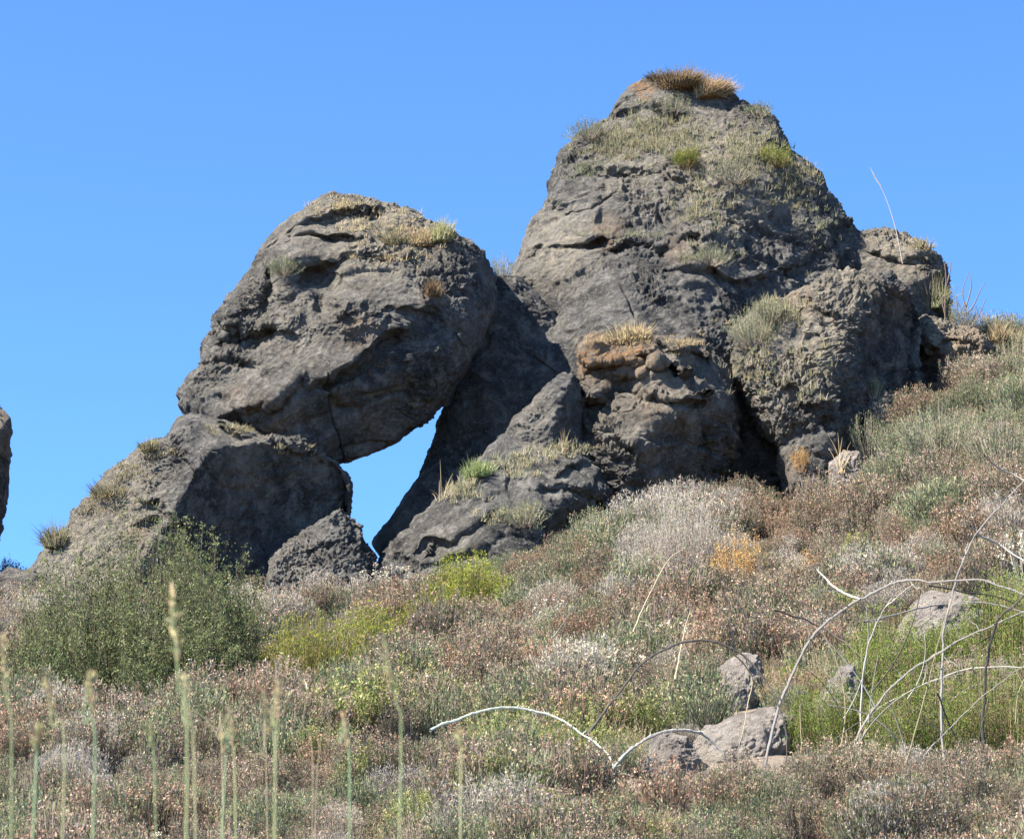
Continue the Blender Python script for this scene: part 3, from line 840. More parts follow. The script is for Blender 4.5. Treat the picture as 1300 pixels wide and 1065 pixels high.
# --- shrubs one can point to
big = shrub('olive_shrub', 'large dense olive-green shrub at lower left in front of the supporting boulder', 'shrub', 168, 945, 315, 285, 'olive', 11, dens=1.0, on=41.8, squash=.6, sc=.85,
            lobes=[(0, .25, .62, 1.0, .5), (.45, .3, .45, .92, .35), (-.5, .2, .5, .84, .4), (.1, -.25, .5, .66, .4), (.55, -.2, .42, .62, .3), (-.3, -.3, .5, .58, .4), (-.72, -.1, .34, .55, .25), (.78, .1, .3, .62, .22), (.25, -.55, .4, .40, .3), (-.6, -.5, .4, .38, .3), (.7, -.45, .32, .4, .2)])
SH = [
    ('olive_shrub', 'tall thin olive-green sprig rising above the big green shrub at lower left', 'shrub', 232, 880, 62, 205, 'olive', 12, .22, 43.5, .9),
    ('olive_shrub', 'grey-green sprig against the dark rock face, right of the tall sprig', 'shrub', 282, 880, 62, 165, 'olive', 13, .2, 43.8, .9),
    ('olive_shrub', 'dark green bush tucked under the right flank of the big olive-green shrub', 'shrub', 255, 930, 110, 130, 'olive', 14, .3, 41, .5),
    ('broom_shrub', 'bright yellow-green shrub left of centre, the widest of the yellow-green ones', 'shrub', 400, 905, 120, 80, 'broom', 21, 1.3, None, .7),
    ('broom_shrub', 'bright yellow-green shrub whose right shoulder rises above its wider neighbour', 'shrub', 470, 880, 90, 72, 'broom', 22, 1.1, None, .7),
    ('broom_shrub', 'small yellow-green sprig above the widest yellow-green shrub', 'shrub', 520, 832, 60, 42, 'broom', 23, .6, None, .8),
    ('broom_shrub', 'yellow-green shrub below the sloping rock, upper of the two side by side', 'shrub', 594, 795, 80, 62, 'broom', 24, .9, None, .7),
    ('broom_shrub', 'round little yellow-green tuft right of the shrub below the sloping rock', 'shrub', 644, 790, 40, 36, 'broom', 25, .5, None, .7),
    ('broom_shrub', 'loose yellow-green shrub with straw stalks in its foot, below the sloping rock', 'shrub', 560, 822, 80, 52, 'broom', 26, .8, None, .7),
    ('dead_shrub', 'pale grey dead shrub in the middle of the slope left of the orange-brown bush', 'dead shrub', 868, 755, 120, 92, 'twiggy', 31, 2.2, None, .7),
    ('dead_shrub', 'smaller pale dead shrub at the left foot of the big pale grey one', 'dead shrub', 812, 762, 70, 52, 'twiggy', 32, 1.2, None, .7),
    ('orange_shrub', 'orange-brown dried bush beside the pale grey dead shrub', 'dried shrub', 940, 770, 84, 76, 'orange', 33, 1.2, None, .7),
    ('orange_shrub', 'small orange tinted sprig right of the orange-brown dried bush', 'dried shrub', 1030, 745, 50, 34, 'orange', 34, .5, None, .7),
    ('broom_shrub', 'tiny lime-green tuft in the pink scrub right of the orange bush', 'shrub', 1092, 722, 44, 28, 'broom', 27, .4, None, .7),
    ('grey_shrub', 'large grey-green bush below the ledge rock on the right', 'shrub', 1195, 600, 120, 92, 'greygreen', 41, 3.0, None, .7),
    ('grey_shrub', 'grey-green bush between the right boulder and the large bush below the ledge rock', 'shrub', 1145, 592, 70, 62, 'greygreen', 42, 2.0, None, .7),
    ('grey_shrub', 'green bush on the right edge below the skyline', 'shrub', 1276, 610, 100, 84, 'greygreen', 43, 2.4, None, .7),
    ('grey_shrub', 'rounded olive bush on the skyline at the right edge', 'shrub', 1290, 520, 80, 100, 'greygreen', 44, 2.4, 62.5, .75),
    ('grey_shrub', 'half-shaded dark bush at the right foot of the right boulder', 'shrub', 1100, 586, 60, 66, 'greygreen', 45, 1.0, 58.6, .7),
    ('cushion_shrub', 'vivid green spiny cushion beside the pale wedge-shaped stone', 'cushion shrub', 1135, 935, 110, 95, 'cushion', 51, 1.3, 37.5, .6),
    ('cushion_shrub', 'green spiny cushion under the pale wedge-shaped stone at the foot of the picture', 'cushion shrub', 1060, 990, 110, 72, 'cushion', 52, 1.3, 34, .6),
    ('cushion_shrub', 'green spiny cushion at the foot of the picture between the upright bramble stems', 'cushion shrub', 1160, 1010, 120, 90, 'cushion', 53, 1.3, 33, .6),
    ('cushion_shrub', 'green spiny cushion filling the bottom right corner', 'cushion shrub', 1272, 1010, 120, 110, 'cushion', 54, 1.3, 33.5, .6),
    ('cushion_shrub', 'green cushion at the right edge behind the fork of the dark bramble', 'cushion shrub', 1285, 880, 90, 90, 'cushion', 55, 1.1, 39, .6),
    ('cushion_shrub', 'yellowish green cushion below the large pinkish stone', 'cushion shrub', 1205, 880, 90, 50, 'cushion', 56, 1.0, 41, .6),
    ('cushion_shrub', 'small green sprig left of the pale wedge-shaped stone', 'cushion shrub', 1008, 925, 40, 48, 'cushion', 57, .5, 38, .7),
    ('cushion_shrub', 'low green cushion left of the vivid one, behind the pale wedge-shaped stone', 'cushion shrub', 1095, 880, 60, 38, 'cushion', 58, .7, 40.5, .6),
    ('spurge_clump', 'yellow-flowered green clump at the foot of the picture left of the pale double arch', 'spurge', 640, 1000, 110, 86, 'spurge', 61, 1.6, 33, .6),
    ('spurge_clump', 'yellow-topped green clump right below the left arching stem', 'spurge', 735, 990, 100, 72, 'spurge', 62, 1.5, 33.5, .6),
    ('spurge_clump', 'tall cream-budded stalks just above the left end of the left arching stem', 'spurge', 588, 925, 44, 56, 'spurge', 63, .5, 38, .9),
    ('spurge_clump', 'loose yellow-flowered clump in the pink scrub above the left arching stem', 'spurge', 800, 925, 110, 52, 'spurge', 64, 1.2, 38, .6),
]
for nm, lab, cat, px, py, wp, hp, kd, sd, dn, on, sq in SH:
    wp, dn = (wp * 1.15, dn * 1.7) if kd in ('broom', 'cushion') else (wp, dn)
    shrub(nm, lab, cat, px, py, wp, hp, kd, sd, dens=dn, on=on, squash=sq, grow=1.8 if kd == 'cushion' else 1.6 if kd == 'broom' else 1.35 if kd in ('cushion', 'spurge', 'orange', 'twiggy') else 1.0)

rng = np.random.default_rng(77)
random.seed(5)
pts = []
for n_try in range(15200):
    y = 16 + 52 * rng.uniform() ** .85
    x = rng.uniform(-1, 1) * (y * .176 * 1.3 + 8.0)
    z = gz(x, y)
    px, py = to_px(np.array([x, y, z]))
    if y > 57.8 and px < 1120 and not (px < 30): continue
    if y > 60 and px < 200: continue
    wts = {'everlasting': .03, 'greygreen': 1.0, 'hay': .25, 'heath': 1.0, 'rust': .4, 'spurge': .02, 'twiggy': .2}
    for (zx, zy, rx, ry, kd, wt) in ZONES:
        wts[kd] += wt * math.exp(-((px - zx) / rx) ** 2 - ((py - zy) / ry) ** 2)
    nz = vnoise(np.array([[x / 1.6, y / 2.4, 3.3]]), 5)[0]
    wts['rust'] *= 1 + .9 * nz; wts['greygreen'] *= 1 - .9 * nz
    W = np.array([max(0.0, wts[k]) for k in KINDS]); W /= W.sum()
    kd = int(rng.choice(len(KINDS), p=W))
    hid = False
    for _, sy, ol, _d in STONES[:10]:
        a_ = np.array(ol)
        if a_[:, 0].min() - 6 < px < a_[:, 0].max() + 6 and a_[:, 1].min() + 6 < py < a_[:, 1].max() + 26 and y < sy + .4: hid = True
    for fx_, fy_, fr_ in FEET:
        if abs(x - fx_) < .85 * fr_ and -.8 * fr_ - .8 < y - fy_ < .5 * fr_: hid = True
    if hid: continue
    if random.random() < .12: continue
    loc, nrm, ob = fall(x, y)
    if ob is None or ob.name != 'ground': continue
    gsc = (.85 + .45 * vnoise(np.array([[x / 1.1, y / 1.3, 7.7]]), 8)[0]) * (.72 if y < 34 else 1.0) * (.8 if KINDS[kd] == 'hay' else 1)
    pts.append((x, y, z - .03, kd, gsc))
random.Random(4).shuffle(pts)
pts = pts[:7800]
carpet('hillside_scrub', 'low heathery scrub in pink brown and grey green covering the slope below the rocks', 'scrub', KINDS, pts, 3)
print('CARPET', len(pts))

# --- growth on the rocks
def tuft_geo(seed, r, h, n, pal, wd=.008, splay=.6, lean=(0, 0, 0), heads=None):
    rng = np.random.default_rng(seed)
    al = rng.uniform(0, 2 * math.pi, n); rho = np.sqrt(rng.uniform(0, 1, n))
    b = np.stack([r * .8 * rho * np.cos(al), r * .8 * rho * np.sin(al), -.05 * h * np.ones(n)], 1)
    hh = h * rng.uniform(.45, 1.08, n)
    t = b + np.stack([r * splay * .5 * rho * np.cos(al), r * splay * .5 * rho * np.sin(al), hh * (1.05 - .45 * rho)], 1) + rng.normal(size=(n, 3)) * .17 * h + np.array(lean) * hh[:, None]
    m = (b + t) / 2; m[:, 2] += .12 * hh; m[:, :2] = b[:, :2] * .65 + t[:, :2] * .35
    T = np.linspace(0, 1, 5)[None, :, None]
    P = b[:, None] * (1 - T) ** 2 + 2 * m[:, None] * T * (1 - T) + t[:, None] * T ** 2
    g = Geo()
    tubes(g, P, wd * np.array([.55, .5, .42, .3, .1])[None] * rng.uniform(.6, 1.3, (n, 1)), pick(rng, pal, n))
    return g

STRAW = [(.48, .38, .22), (.40, .31, .18), (.54, .45, .29)]
DRYG = [(.33, .28, .18), (.27, .24, .14), (.40, .34, .23), (.24, .22, .13)]
GREYG = [(.24, .25, .15), (.30, .29, .20), (.19, .21, .12)]
BROWN = [(.33, .24, .14), (.26, .18, .10), (.40, .31, .19), (.22, .155, .09)]

def tuft(label, px, py, wpx, hpx, pal, n, seed, lean=(0, 0, 0), name='grass_tuft', cat='grass tuft', wd=.014, splay=.6, on=None):
    if on is None:
        loc, nrm, ob = hit(px, py)
        if loc is None: print('MISS', label); return
    else:
        loc = Vector(at(px, py, on))
    mpp = loc.y / FOC
    g = tuft_geo(seed, wpx * mpp / 2, hpx * mpp, n, pal, wd, splay, lean)
    o = link(name, g.mesh(name, M_LEAF)); o.location = loc
    tag(o, label, cat)
    return o

tuft('thick brown dry grass tuft crowning the summit of the peak', 864, 114, 66, 27, BROWN, 1500, 1, (.25, 0, 0), splay=.9)
tuft('brown grass tuft at the right end of the summit crown', 902, 125, 48, 30, BROWN, 1200, 2, (.4, 0, 0), splay=.9)
tuft('thinner brown grass at the left end of the summit crown', 838, 104, 40, 14, BROWN, 400, 3, (-.1, 0, 0), splay=.9)
tuft('straw tuft on top of the orange-topped boulder', 800, 432, 62, 26, STRAW, 420, 4)
tuft('yellow-green grass tuft on top of the balanced boulder at its right', 560, 306, 34, 34, [(.34, .34, .16), (.42, .40, .22)], 320, 5, (.1, 0, 0))
tuft('straw-coloured tuft on the right shoulder of the balanced boulder', 535, 312, 40, 26, STRAW, 300, 6)
tuft('pale grass tuft in the middle of the top of the balanced boulder', 500, 312, 44, 26, DRYG, 320, 7)
tuft('brown tuft hanging low on the right side of the balanced boulder', 550, 375, 26, 22, BROWN, 200, 8, (0, -.5, 0))
tuft('grey dry tuft on the skyline of the left slope of the supporting boulder', 72, 694, 40, 34, GREYG + DRYG, 460, 9, (-.15, 0, 0))
tuft('thin dry tuft high on the left slope of the supporting boulder', 140, 630, 52, 22, DRYG, 340, 10, (-.2, 0, 0))
tuft('yellowish tuft at the upper left corner of the supporting boulder', 190, 572, 30, 18, [(.40, .38, .18)] + DRYG, 260, 11)
tuft('green tuft at the upper end of the sloping rock', 607, 606, 46, 26, [(.24, .30, .12), (.30, .34, .16), (.2, .24, .1)], 420, 12)
tuft('long straw stalks beside the pointed rock', 712, 576, 22, 42, STRAW, 16, 13, wd=.012)
tuft('thin straw stalks against the dark slab', 562, 634, 26, 46, STRAW, 7, 14, wd=.013, splay=1.2)
tuft('tall straw stalks at the foot of the right boulder', 1068, 598, 14, 78, STRAW, 12, 15, wd=.016)
tuft('pale grass on the shoulder rock skyline', 1170, 316, 40, 16, DRYG, 140, 16)
tuft('grass tuft against the right side of the shoulder rock', 1188, 392, 40, 46, [(.30, .32, .16), (.22, .25, .11)] + DRYG, 380, 17, (.1, 0, 0))
tuft('straw tuft at the right end of the ledge rock skyline', 1268, 432, 34, 26, STRAW + BROWN, 200, 18, on=63)
tuft('pale pinkish tuft on the skyline at far right', 1288, 432, 30, 18, DRYG, 160, 19, on=64)

RB = [
    ('cliff_shrub', 'bright yellow-green round tuft high on the face of the peak', 871, 214, 36, 32, 'broom', 71, .6, 1.0),
    ('cliff_shrub', 'green leafy tuft on the right shoulder of the peak', 985, 212, 50, 32, 'broom', 72, .6, 1.0),
    ('cliff_shrub', 'grey-green bush just under the brown summit grass', 850, 150, 64, 32, 'greygreen', 73, .9, 1.0),
    ('cliff_shrub', 'grey-green bush on the skyline right of the summit', 962, 150, 44, 22, 'greygreen', 74, .6, 1.0),
    ('cliff_shrub', 'feathery grey bush on the left skyline of the peak', 745, 178, 62, 28, 'greygreen', 75, .8, 1.0),
    ('cliff_shrub', 'dry olive bush in the crevice at mid height of the peak', 900, 336, 60, 26, 'greygreen', 76, .7, 1.0),
    ('cliff_shrub', 'grey-green bush on the left face of the balanced boulder', 360, 350, 50, 24, 'greygreen', 77, .7, 1.0),
    ('cliff_shrub', 'olive bush on the skyline between the balanced boulder and the peak', 638, 360, 34, 44, 'greygreen', 78, .5, 1.0),
    ('cliff_shrub', 'dry bush hanging at the lower right end of the sloping rock', 664, 668, 72, 34, 'greygreen', 79, .8, 1.0),
    ('cliff_shrub', 'wide grey-green bush spread over the upper left slope of the right boulder', 955, 440, 70, 50, 'greygreen', 80, 1.4, 1.0),
    ('cliff_shrub', 'second grey bush lower on the left slope of the right boulder', 975, 412, 60, 34, 'greygreen', 81, 1.0, 1.0),
    ('cliff_shrub', 'small sunlit plant with curved pale stems on the dark face of the right boulder', 1108, 505, 32, 26, 'greygreen', 82, .4, 1.0),
    ('cliff_shrub', 'dark green shrub on the skyline right of the shoulder rock', 1222, 420, 52, 40, 'greygreen', 83, .9, 1.0),
    ('cliff_shrub', 'loose yellowish bush on the skyline at the right edge', 1282, 452, 44, 34, 'greygreen', 84, .8, 1.0),
    ('cliff_shrub', 'green growth draping the foot of the dark face of the right boulder', 1122, 545, 44, 40, 'greygreen', 85, .7, 1.0),
    ('cliff_shrub', 'dry olive bush right of the bright yellow-green tuft on the peak', 930, 232, 70, 34, 'greygreen', 86, .9, 1.0),
    ('cliff_shrub', 'rust-coloured dry plant at the dark foot of the right boulder', 1018, 598, 26, 34, 'orange', 87, .3, 1.0),
    ('cliff_shrub', 'dark bush on the skyline at the far left under the edge pillar', 12, 742, 40, 34, 'olive', 88, .08, 1.0),
]
for nm, lab, px, py, wp, hp, kd, sd, dn, sc in RB:
    on = {1222: 63.0, 1282: 63.5, 638: 62.2, 12: 60.0}.get(px)
    shrub(nm, lab, 'shrub', px, py, wp, hp, kd, sd, dens=dn, on=on, sc=.75)

# mats of dry grass spread over the ledges: uncountable
def mat_of(label, spots, n, pal, seed, h=.22, name='dry_grass', per=14):
    rng = np.random.default_rng(seed)
    g = Geo()
    for i in range(n):
        x0, y0, rx, ry = spots[rng.integers(0, len(spots))]
        a_ = rng.normal(size=2) * .55
        px, py = x0 + rx * a_[0], y0 + ry * a_[1]
        loc, nrm, ob = hit(px, py)
        if ob is None or ob.name == 'ground' or 'boulder' not in ob.name and 'rock' not in ob.name: continue
        if nrm.z < .05: continue
        tg = tuft_geo(seed * 999 + i, .13, h * rng.uniform(.5, 1.2), per, pal, .012, .9)
        for a, b, c in zip(tg.v, tg.f, tg.c):
            g.add(a + np.array(loc), b, c)
    o = link(name, g.mesh(name, M_LEAF))
    tag(o, label, 'grass', kind='stuff')

mat_of('dry grass and lichen growth spread over the upper slopes of the peak', [(870, 180, 70, 30), (920, 215, 60, 40), (830, 165, 50, 25), (780, 185, 45, 22), (960, 190, 35, 30), (900, 260, 50, 40), (1010, 230, 30, 30)], 900, DRYG + GREYG, 301)
mat_of('grey dry growth spread over the ledges of the peak face', [(800, 300, 60, 12), (900, 330, 40, 14), (745, 215, 40, 10), (1040, 290, 30, 30)], 200, GREYG, 302, .16)
mat_of('dry grass spread over the top of the balanced boulder', [(480, 285, 50, 18), (530, 300, 35, 18), (500, 325, 50, 16), (430, 265, 40, 10)], 260, DRYG + STRAW, 303, .15)
mat_of('dry growth along the crest of the supporting boulder', [(300, 546, 40, 6), (380, 572, 40, 6), (165, 600, 25, 12), (130, 640, 30, 14), (200, 575, 20, 8)], 260, DRYG, 304, .13)
mat_of('grass growing over the sloping rock and its ledge', [(710, 572, 40, 10), (660, 590, 30, 14), (590, 625, 24, 12), (650, 660, 40, 14)], 200, DRYG + GREYG, 305, .2)
mat_of('grey growth over the left slope of the right boulder', [(960, 420, 35, 30), (985, 395, 30, 14), (960, 470, 30, 30), (1030, 470, 25, 40)], 420, GREYG + DRYG, 306, .22)
mat_of('straw growth over the orange-topped boulder', [(790, 432, 45, 6), (870, 440, 25, 10)], 90, STRAW, 307, .16)

# --- bare arching stems of bramble, lower right: (label, depth, path, width px, colour)
PALE, GREYS, DARK, STR = (.33, .31, .27), (.25, .23, .205), (.09, .08, .07), (.36, .30, .19)
def catmull(p, m=8):
    p = np.array(p, float)
    q = np.concatenate([[2 * p[0] - p[1]], p, [2 * p[-1] - p[-2]]])
    out = []
    for i in range(1, len(q) - 2):
        for t in np.linspace(0, 1, m, endpoint=False):
            a, b, c, d = q[i - 1], q[i], q[i + 1], q[i + 2]
            out.append(.5 * ((2 * b) + (-a + c) * t + (2 * a - 5 * b + 4 * c - d) * t * t + (-a + 3 * b - 3 * c + d) * t ** 3))
    out.append(p[-1])
    return np.array(out)

ST = [
    ('big pale arching bramble stem rising from the foot of the picture toward the right edge', 31, [(966, 1010), (972, 972), (983, 921), (999, 870), (1024, 819), (1053, 787), (1092, 761), (1130, 742), (1155, 736), (1187, 739), (1238, 736), (1270, 744), (1302, 756)], 4.2, GREYS),
    ('short pale stem forking up to the left from the big arch', 31, [(1092, 761), (1069, 752), (1050, 736), (1040, 727), (1032, 719)], 3.0, PALE),
    ('long grey stem running diagonally up to the right edge', 31.5, [(1070, 1010), (1077, 972), (1092, 927), (1117, 889), (1149, 857), (1187, 832), (1219, 812), (1254, 796), (1310, 772)], 3.6, GREYS),
    ('tall grey upright bramble stem climbing to the upper right', 32, [(1202, 1010), (1200, 972), (1195, 911), (1197, 832), (1198, 800), (1210, 752), (1219, 720), (1242, 675), (1272, 640), (1304, 608)], 3.6, GREYS),
    ('pale stem crossing the tall upright stem near the right edge', 32.5, [(1232, 667), (1242, 678), (1267, 691), (1285, 702), (1310, 716)], 3.2, PALE),
    ('dark knobbly upright stem near the right edge that forks', 31.5, [(1248, 1010), (1248, 972), (1248, 927), (1250, 876), (1254, 832), (1264, 793), (1273, 780), (1288, 768), (1308, 748)], 4.6, DARK),
    ('thin pale stem bending right from among the green cushions', 32, [(1088, 990), (1092, 927), (1095, 863), (1104, 812), (1120, 777), (1140, 757), (1159, 742)], 2.6, PALE),
    ('thin grey stem lying almost level above the large pinkish stone', 33, [(1098, 789), (1123, 784), (1171, 771), (1203, 766), (1251, 765), (1305, 778)], 2.6, GREYS),
    ('straight straw-coloured stalk leaning right between the upright stems', 31, [(1143, 1000), (1149, 972), (1171, 895), (1187, 832), (1210, 757)], 2.4, STR),
    ('short straight straw stalk left of the pale wedge-shaped stone', 31.5, [(1019, 1000), (1018, 972), (1015, 895), (1013, 857)], 2.0, STR),
    ('thin pale stem curving low across the green cushions', 32.5, [(1098, 918), (1104, 911), (1123, 895), (1171, 870), (1219, 851), (1248, 847), (1300, 848)], 2.4, PALE),
    ('thick pale arching stem at the foot of the picture, the brightest of all', 29, [(765, 1000), (779, 974), (798, 953), (823, 937), (855, 926), (887, 930), (906, 943), (929, 972), (940, 1000)], 5.0, PALE),
    ('pale green stem arching low left of the brightest arch', 30, [(545, 926), (571, 916), (603, 905), (638, 899), (667, 900), (700, 908), (737, 930), (760, 946), (779, 972)], 3.6, (.44, .46, .38)),
    ('dark grey arching stem spanning above the split grey stone', 31, [(744, 934), (766, 905), (792, 870), (817, 841), (843, 825), (871, 814), (903, 814), (929, 822), (951, 838), (973, 867), (989, 895), (997, 927), (999, 1000)], 3.4, DARK),
    ('curved straw stalk in front of the smaller dead shrub', 36, [(804, 803), (823, 758), (849, 710), (870, 695)], 2.4, STR),
    ('thin straw stalk below the pale grey dead shrub', 33, [(857, 863), (865, 819), (875, 780), (879, 764)], 2.2, STR),
    ('thin dark twig leaning right in the middle of the slope', 36, [(702, 808), (720, 785), (742, 752)], 2.0, GREYS),
    ('thin pale stem rising beyond the large bush at the right edge', 45, [(1250, 578), (1262, 590), (1285, 602), (1305, 612)], 2.4, PALE),
    ('thin grey stem above the level stem at the right edge', 33, [(1180, 742), (1215, 750), (1260, 756), (1304, 772)], 2.2, DARK),
    ('thin pale stem tilting across the bottom right corner', 31, [(1160, 985), (1180, 950), (1225, 905), (1262, 872), (1304, 842)], 2.2, GREYS),
    ('faint grey stem sloping down between the two big arches', 33.5, [(985, 775), (1030, 790), (1065, 810), (1095, 835)], 2.2, DARK),
    ('curved dark stem right of the tall upright stem', 32, [(1190, 880), (1205, 920), (1222, 960), (1232, 1000)], 2.2, DARK),
    ('bent straw stalk under the right arch of the dark grey stem', 32, [(924, 822), (940, 838), (955, 862), (948, 900), (938, 950)], 2.2, STR),
]
for i, (lab, Y, path, wpx, col_) in enumerate(ST):
    rng = np.random.default_rng(500 + i)
    for end in (0, -1):
        if path[end][1] >= 970:
            ex_, ey_ = path[end]
            x_ = float(at(ex_, ey_, Y)[0])
            gp = to_px(np.array([x_, Y, gz(x_, Y) - .05]))
            path = [(float(gp[0]), float(gp[1]))] + path if end == 0 else path + [(float(gp[0]), float(gp[1]))]
    q = catmull(path, 8)
    ds = rng.normal(size=2)
    dep = Y + .5 * np.sin(np.linspace(0, 3, len(q)) + ds[0])
    P = at(q[:, 0], q[:, 1], dep)
    P = P + .011 * np.stack([vnoise(P / .15, 900 + i), vnoise(P / .2, 930 + i), vnoise(P / .15, 950 + i)], 1) + .0018 * rng.normal(size=P.shape)
    mpp = Y / FOC
    n = len(P)
    rr = wpx * mpp / 2 * .9 * np.linspace(1.2, .5, n) * rng.uniform(.85, 1.2, n)
    e = bpy.data.objects.new('bramble_stem', None); C.objects.link(e); e.location = P[0]
    tag(e, lab, 'bare stem')
    g = Geo()
    tubes(g, (P - P[0])[None], rr[None], np.array([col_]) * 1.0, 6)
    link('cane', g.mesh('cane', M_STEM), e)
    if wpx > 2.3:
        m = max(5, n // 2)
        k = rng.integers(1, n - 1, m)
        d = unit(rng.normal(size=(m, 3)) * [1, .4, 1] + [0, 0, .2])
        L = rng.choice([3, 5, 9, 26], m, p=[.4, .3, .2, .1])[:, None] * mpp * rng.uniform(.6, 1.3, (m, 1))
        for j in range(m):
            g = Geo()
            T = np.linspace(0, 1, 4)[:, None]
            pp = d[j] * L[j] * T + rng.normal(size=(4, 3)) * .12 * L[j] * T
            tubes(g, pp[None], (wpx * mpp * .22 * np.array([1, .8, .6, .2]))[None], np.array([col_]) * 1.05, 3)
            o = link('side_twig', g.mesh('side_twig', M_STEM), e)
            o.location = (P - P[0])[k[j]]

rng = np.random.default_rng(4242)
for i in range(16):
    Y = 31 + rng.uniform(0, 3)
    x0, y0 = rng.uniform(1000, 1290), rng.uniform(880, 1000)
    L_, an = rng.uniform(70, 190), rad(rng.uniform(35, 120))
    cv_ = rng.uniform(-.9, .9)
    q = catmull([(x0 + L_ * t * math.cos(an + cv_ * t), y0 - L_ * t * math.sin(an + cv_ * t)) for t in (0, .25, .5, .75, 1)], 6)
    P = at(q[:, 0], q[:, 1], Y)
    g = Geo()
    tubes(g, (P - P[0])[None], (rng.uniform(1.3, 2.0) * Y / FOC / 2 * np.linspace(1.1, .5, len(P)))[None], np.array([[PALE, GREYS, STR, DARK][i % 4]]), 4)
    o = link('thin_twig', g.mesh('thin_twig', M_STEM)); o.location = P[0]
    tag(o, 'thin bare twig among the crossing bramble stems and green cushions at lower right', 'twig', 'thin twigs among the brambles')

# --- grass stalks close to the eye, out of focus: (label, depth, top, bottom, width px, kind)
G1, G2 = (.22, .34, .17), (.44, .42, .20)
GS = [
    ('tall green grass stalk at the left edge with a straw head', 5.2, (3, 812), (15, 975), 7, 1),
    ('leaning grass stalk with a pinkish straw head, second from the left edge', 5.5, (59, 866), (82, 975), 7, 1),
    ('short green-yellow grass stalk carrying a bulging seed head', 5.4, (113, 858), (121, 975), 8, 1),
    ('tallest and thickest blurred grass stalk, in front of the big olive-green shrub', 4.8, (218, 752), (238, 975), 10, 1),
    ('grass stalk standing close against the right of the tallest one', 5.0, (235, 856), (247, 975), 6, 0),
    ('stubby straw grass head between the left-edge stalks', 5.6, (47, 928), (46, 975), 9, 0),
    ('faint short stalk left of the tallest grass stalk', 6.0, (192, 922), (196, 975), 5, 0),
    ('faint pale stalk midway between the tallest stalk and the crossed pair', 6.0, (291, 903), (298, 975), 6, 0),
    ('very faint short stalk just left of the midway one', 6.2, (282, 936), (286, 975), 6, 0),
    ('left stalk of the crossed green pair', 5.4, (334, 878), (349, 975), 6, 0),
    ('right stalk of the crossed green pair', 5.4, (353, 868), (350, 975), 7, 0),
    ('short green stalk left of the tall central one', 5.8, (436, 910), (444, 975), 6, 0),
    ('tall slender green grass stalk left of the picture centre', 5.3, (488, 812), (509, 975), 6, 1),
    ('short green stalk in front of the yellow-flowered clump', 5.9, (583, 930), (585, 975), 6, 0),
    ('thin straw stalk with a forked top, right of the crossed pair', 9.0, (392, 868), (397, 975), 3, 0),
    ('bent straw stalk leaning over beside the forked one', 9.0, (413, 890), (403, 975), 3, 0),
    ('wispy straw stalk curling over right of the tallest grass stalk', 9.0, (245, 903), (282, 975), 3, 2),
    ('wispy straw stalk curling over left of the crossed pair', 9.0, (303, 945), (338, 975), 3, 2),
]
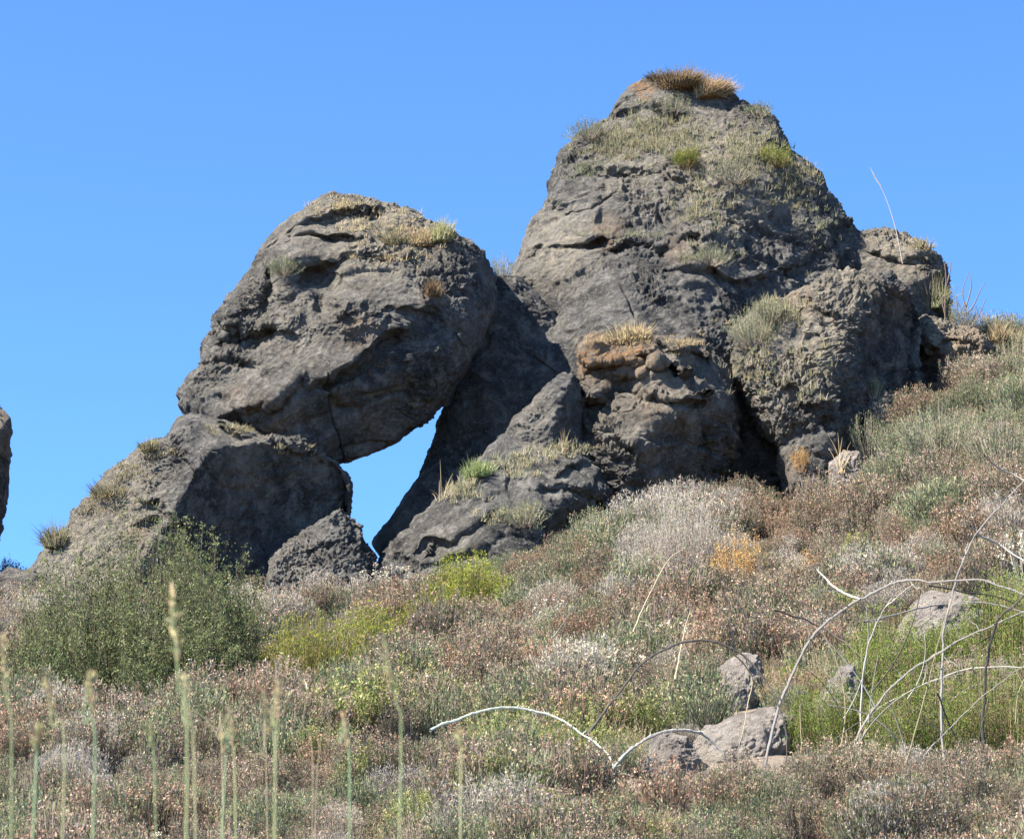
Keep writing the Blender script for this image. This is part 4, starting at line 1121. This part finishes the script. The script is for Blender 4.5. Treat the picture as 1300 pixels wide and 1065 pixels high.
for i, (lab, Y, top, bot, wpx, kd) in enumerate(GS):
    rng = np.random.default_rng(800 + i)
    ex = bot[0] + (bot[0] - top[0]) * .9
    # foot on the ground below the frame
    fx = float(at(ex, 1065, Y)[0])
    foot = np.array([fx, Y, gz(fx, Y) - .02])
    tp, bt = at(*top, Y), at(*bot, Y)
    if kd == 2:
        mid = at(top[0] + 18, top[1] + 12, Y)
        ctrl = [foot, bt, (bt + mid) / 2 + [.01, 0, .02], mid, tp + [0, 0, .004], at(top[0] - 6, top[1] + 8, Y)]
    else:
        bw = rng.normal(size=2) * .022
        ctrl = [foot, (foot + bt) / 2 + [bw[0], .0, 0], bt, (bt + tp) / 2 + [bw[1] * .6, 0, 0], tp]
    P = catmull(ctrl, 6)
    mpp = Y / FOC
    e = bpy.data.objects.new('grass_stalk', None); C.objects.link(e); e.location = foot
    tag(e, lab, 'grass stalk')
    n = len(P)
    t = np.linspace(0, 1, n)
    g = Geo()
    rr = wpx * mpp * .25 * (1 - .55 * t)
    cols = (STR if wpx == 3 else ((.28, .33, .16), (.36, .36, .19), (.24, .32, .17))[i % 3])
    tubes(g, (P - foot)[None], rr[None], np.array([cols]), 6)
    link('stem', g.mesh('stem', M_STEM), e)
    if kd < 2 and wpx > 3:
        g = Geo()
        L = (.42 if kd else .6) * np.linalg.norm(tp - bt)
        m = 60
        s_ = rng.uniform(0, 1, m)
        d = unit(tp - bt)
        c = (tp - foot) - d * (s_[:, None] * L)
        dd = unit(d + rng.normal(size=(m, 3)) * .35)
        pal = [(.52, .42, .24), (.46, .34, .22), (.40, .40, .20)]
        leaves(g, rng, c, dd, wpx * mpp * 1.8, wpx * mpp * .36, pick(rng, pal, m))
        link('seed_head', g.mesh('seed_head', M_LEAF), e)
        for j in range(1):
            s0 = P[int(n * (.25 + .3 * j))] - foot
            dr = np.array([rng.choice([-1, 1]) * rng.uniform(.02, .06), rng.uniform(-.03, .03), rng.uniform(.14, .26)])
            T = np.linspace(0, 1, 8)[:, None]
            q = s0 + dr * T + np.array([dr[0] * .8, 0, -.05]) * T ** 2.5
            g = Geo()
            tubes(g, q[None], (wpx * mpp * .2 * (1 - .85 * T[:, 0]))[None], np.array([[(.30, .34, .17), (.42, .37, .21)][j]]), 4)
            link('leaf_blade', g.mesh('leaf_blade', M_LEAF), e)
# lone feathery stalk against the sky right of the peak, and twigs on the skyline
def sky_twig(label, Y, paths, wpx, col_, name='dry_stalk', cat='dry stalk'):
    g = Geo()
    for path in paths:
        q = catmull(path, 6)
        P = at(q[:, 0], q[:, 1], Y)
        tubes(g, P[None], (wpx * Y / FOC / 2 * np.linspace(1, .4, len(P)))[None], np.array([col_]), 4)
    o = link(name, g.mesh(name, M_STEM))
    tag(o, label, cat)
sky_twig('long thin pinkish grass stalk standing against the sky right of the peak', 62.8, [[(1146, 335), (1137, 290), (1124, 250), (1106, 215)], [(1118, 236), (1112, 228), (1105, 213)]], 1.5, (.46, .40, .36))
sky_twig('bare branching twigs on the skyline right of the shoulder rock', 63.0, [[(1222, 425), (1226, 395), (1222, 370), (1230, 345)], [(1226, 400), (1236, 388), (1244, 370), (1250, 360)], [(1222, 418), (1216, 395), (1214, 375)], [(1226, 392), (1233, 365), (1232, 350)], [(1230, 420), (1243, 400), (1252, 378)]], 2.0, (.20, .15, .13))
sky_twig('bare upright twigs against the right edge of the shoulder rock', 63.0, [[(1200, 420), (1200, 380), (1201, 350), (1198, 330)], [(1201, 365), (1206, 345), (1207, 332)], [(1200, 400), (1193, 372)]], 2.0, (.20, .15, .13))
sky_twig('bare twigs rising behind the ledge rock', 63.0, [[(1262, 445), (1266, 420), (1274, 402)], [(1265, 428), (1258, 408), (1252, 396)], [(1264, 435), (1280, 412), (1290, 398)]], 1.9, (.24, .18, .15))
sky_twig('dead stump splinters in the pink scrub below the right boulder', 57.4, [[(1022, 640), (1020, 618), (1016, 604)], [(1030, 640), (1032, 615), (1034, 602)], [(1040, 634), (1037, 618), (1042, 610)]], 6, (.16, .14, .14), 'stump', 'stump')
sky_twig('dark dead splinters at the foot of the supporting boulder', 57.2, [[(312, 770), (314, 745), (311, 735)], [(322, 772), (324, 750), (326, 742)], [(330, 770), (327, 755), (330, 748)]], 4, (.10, .085, .08), 'stump', 'stump')
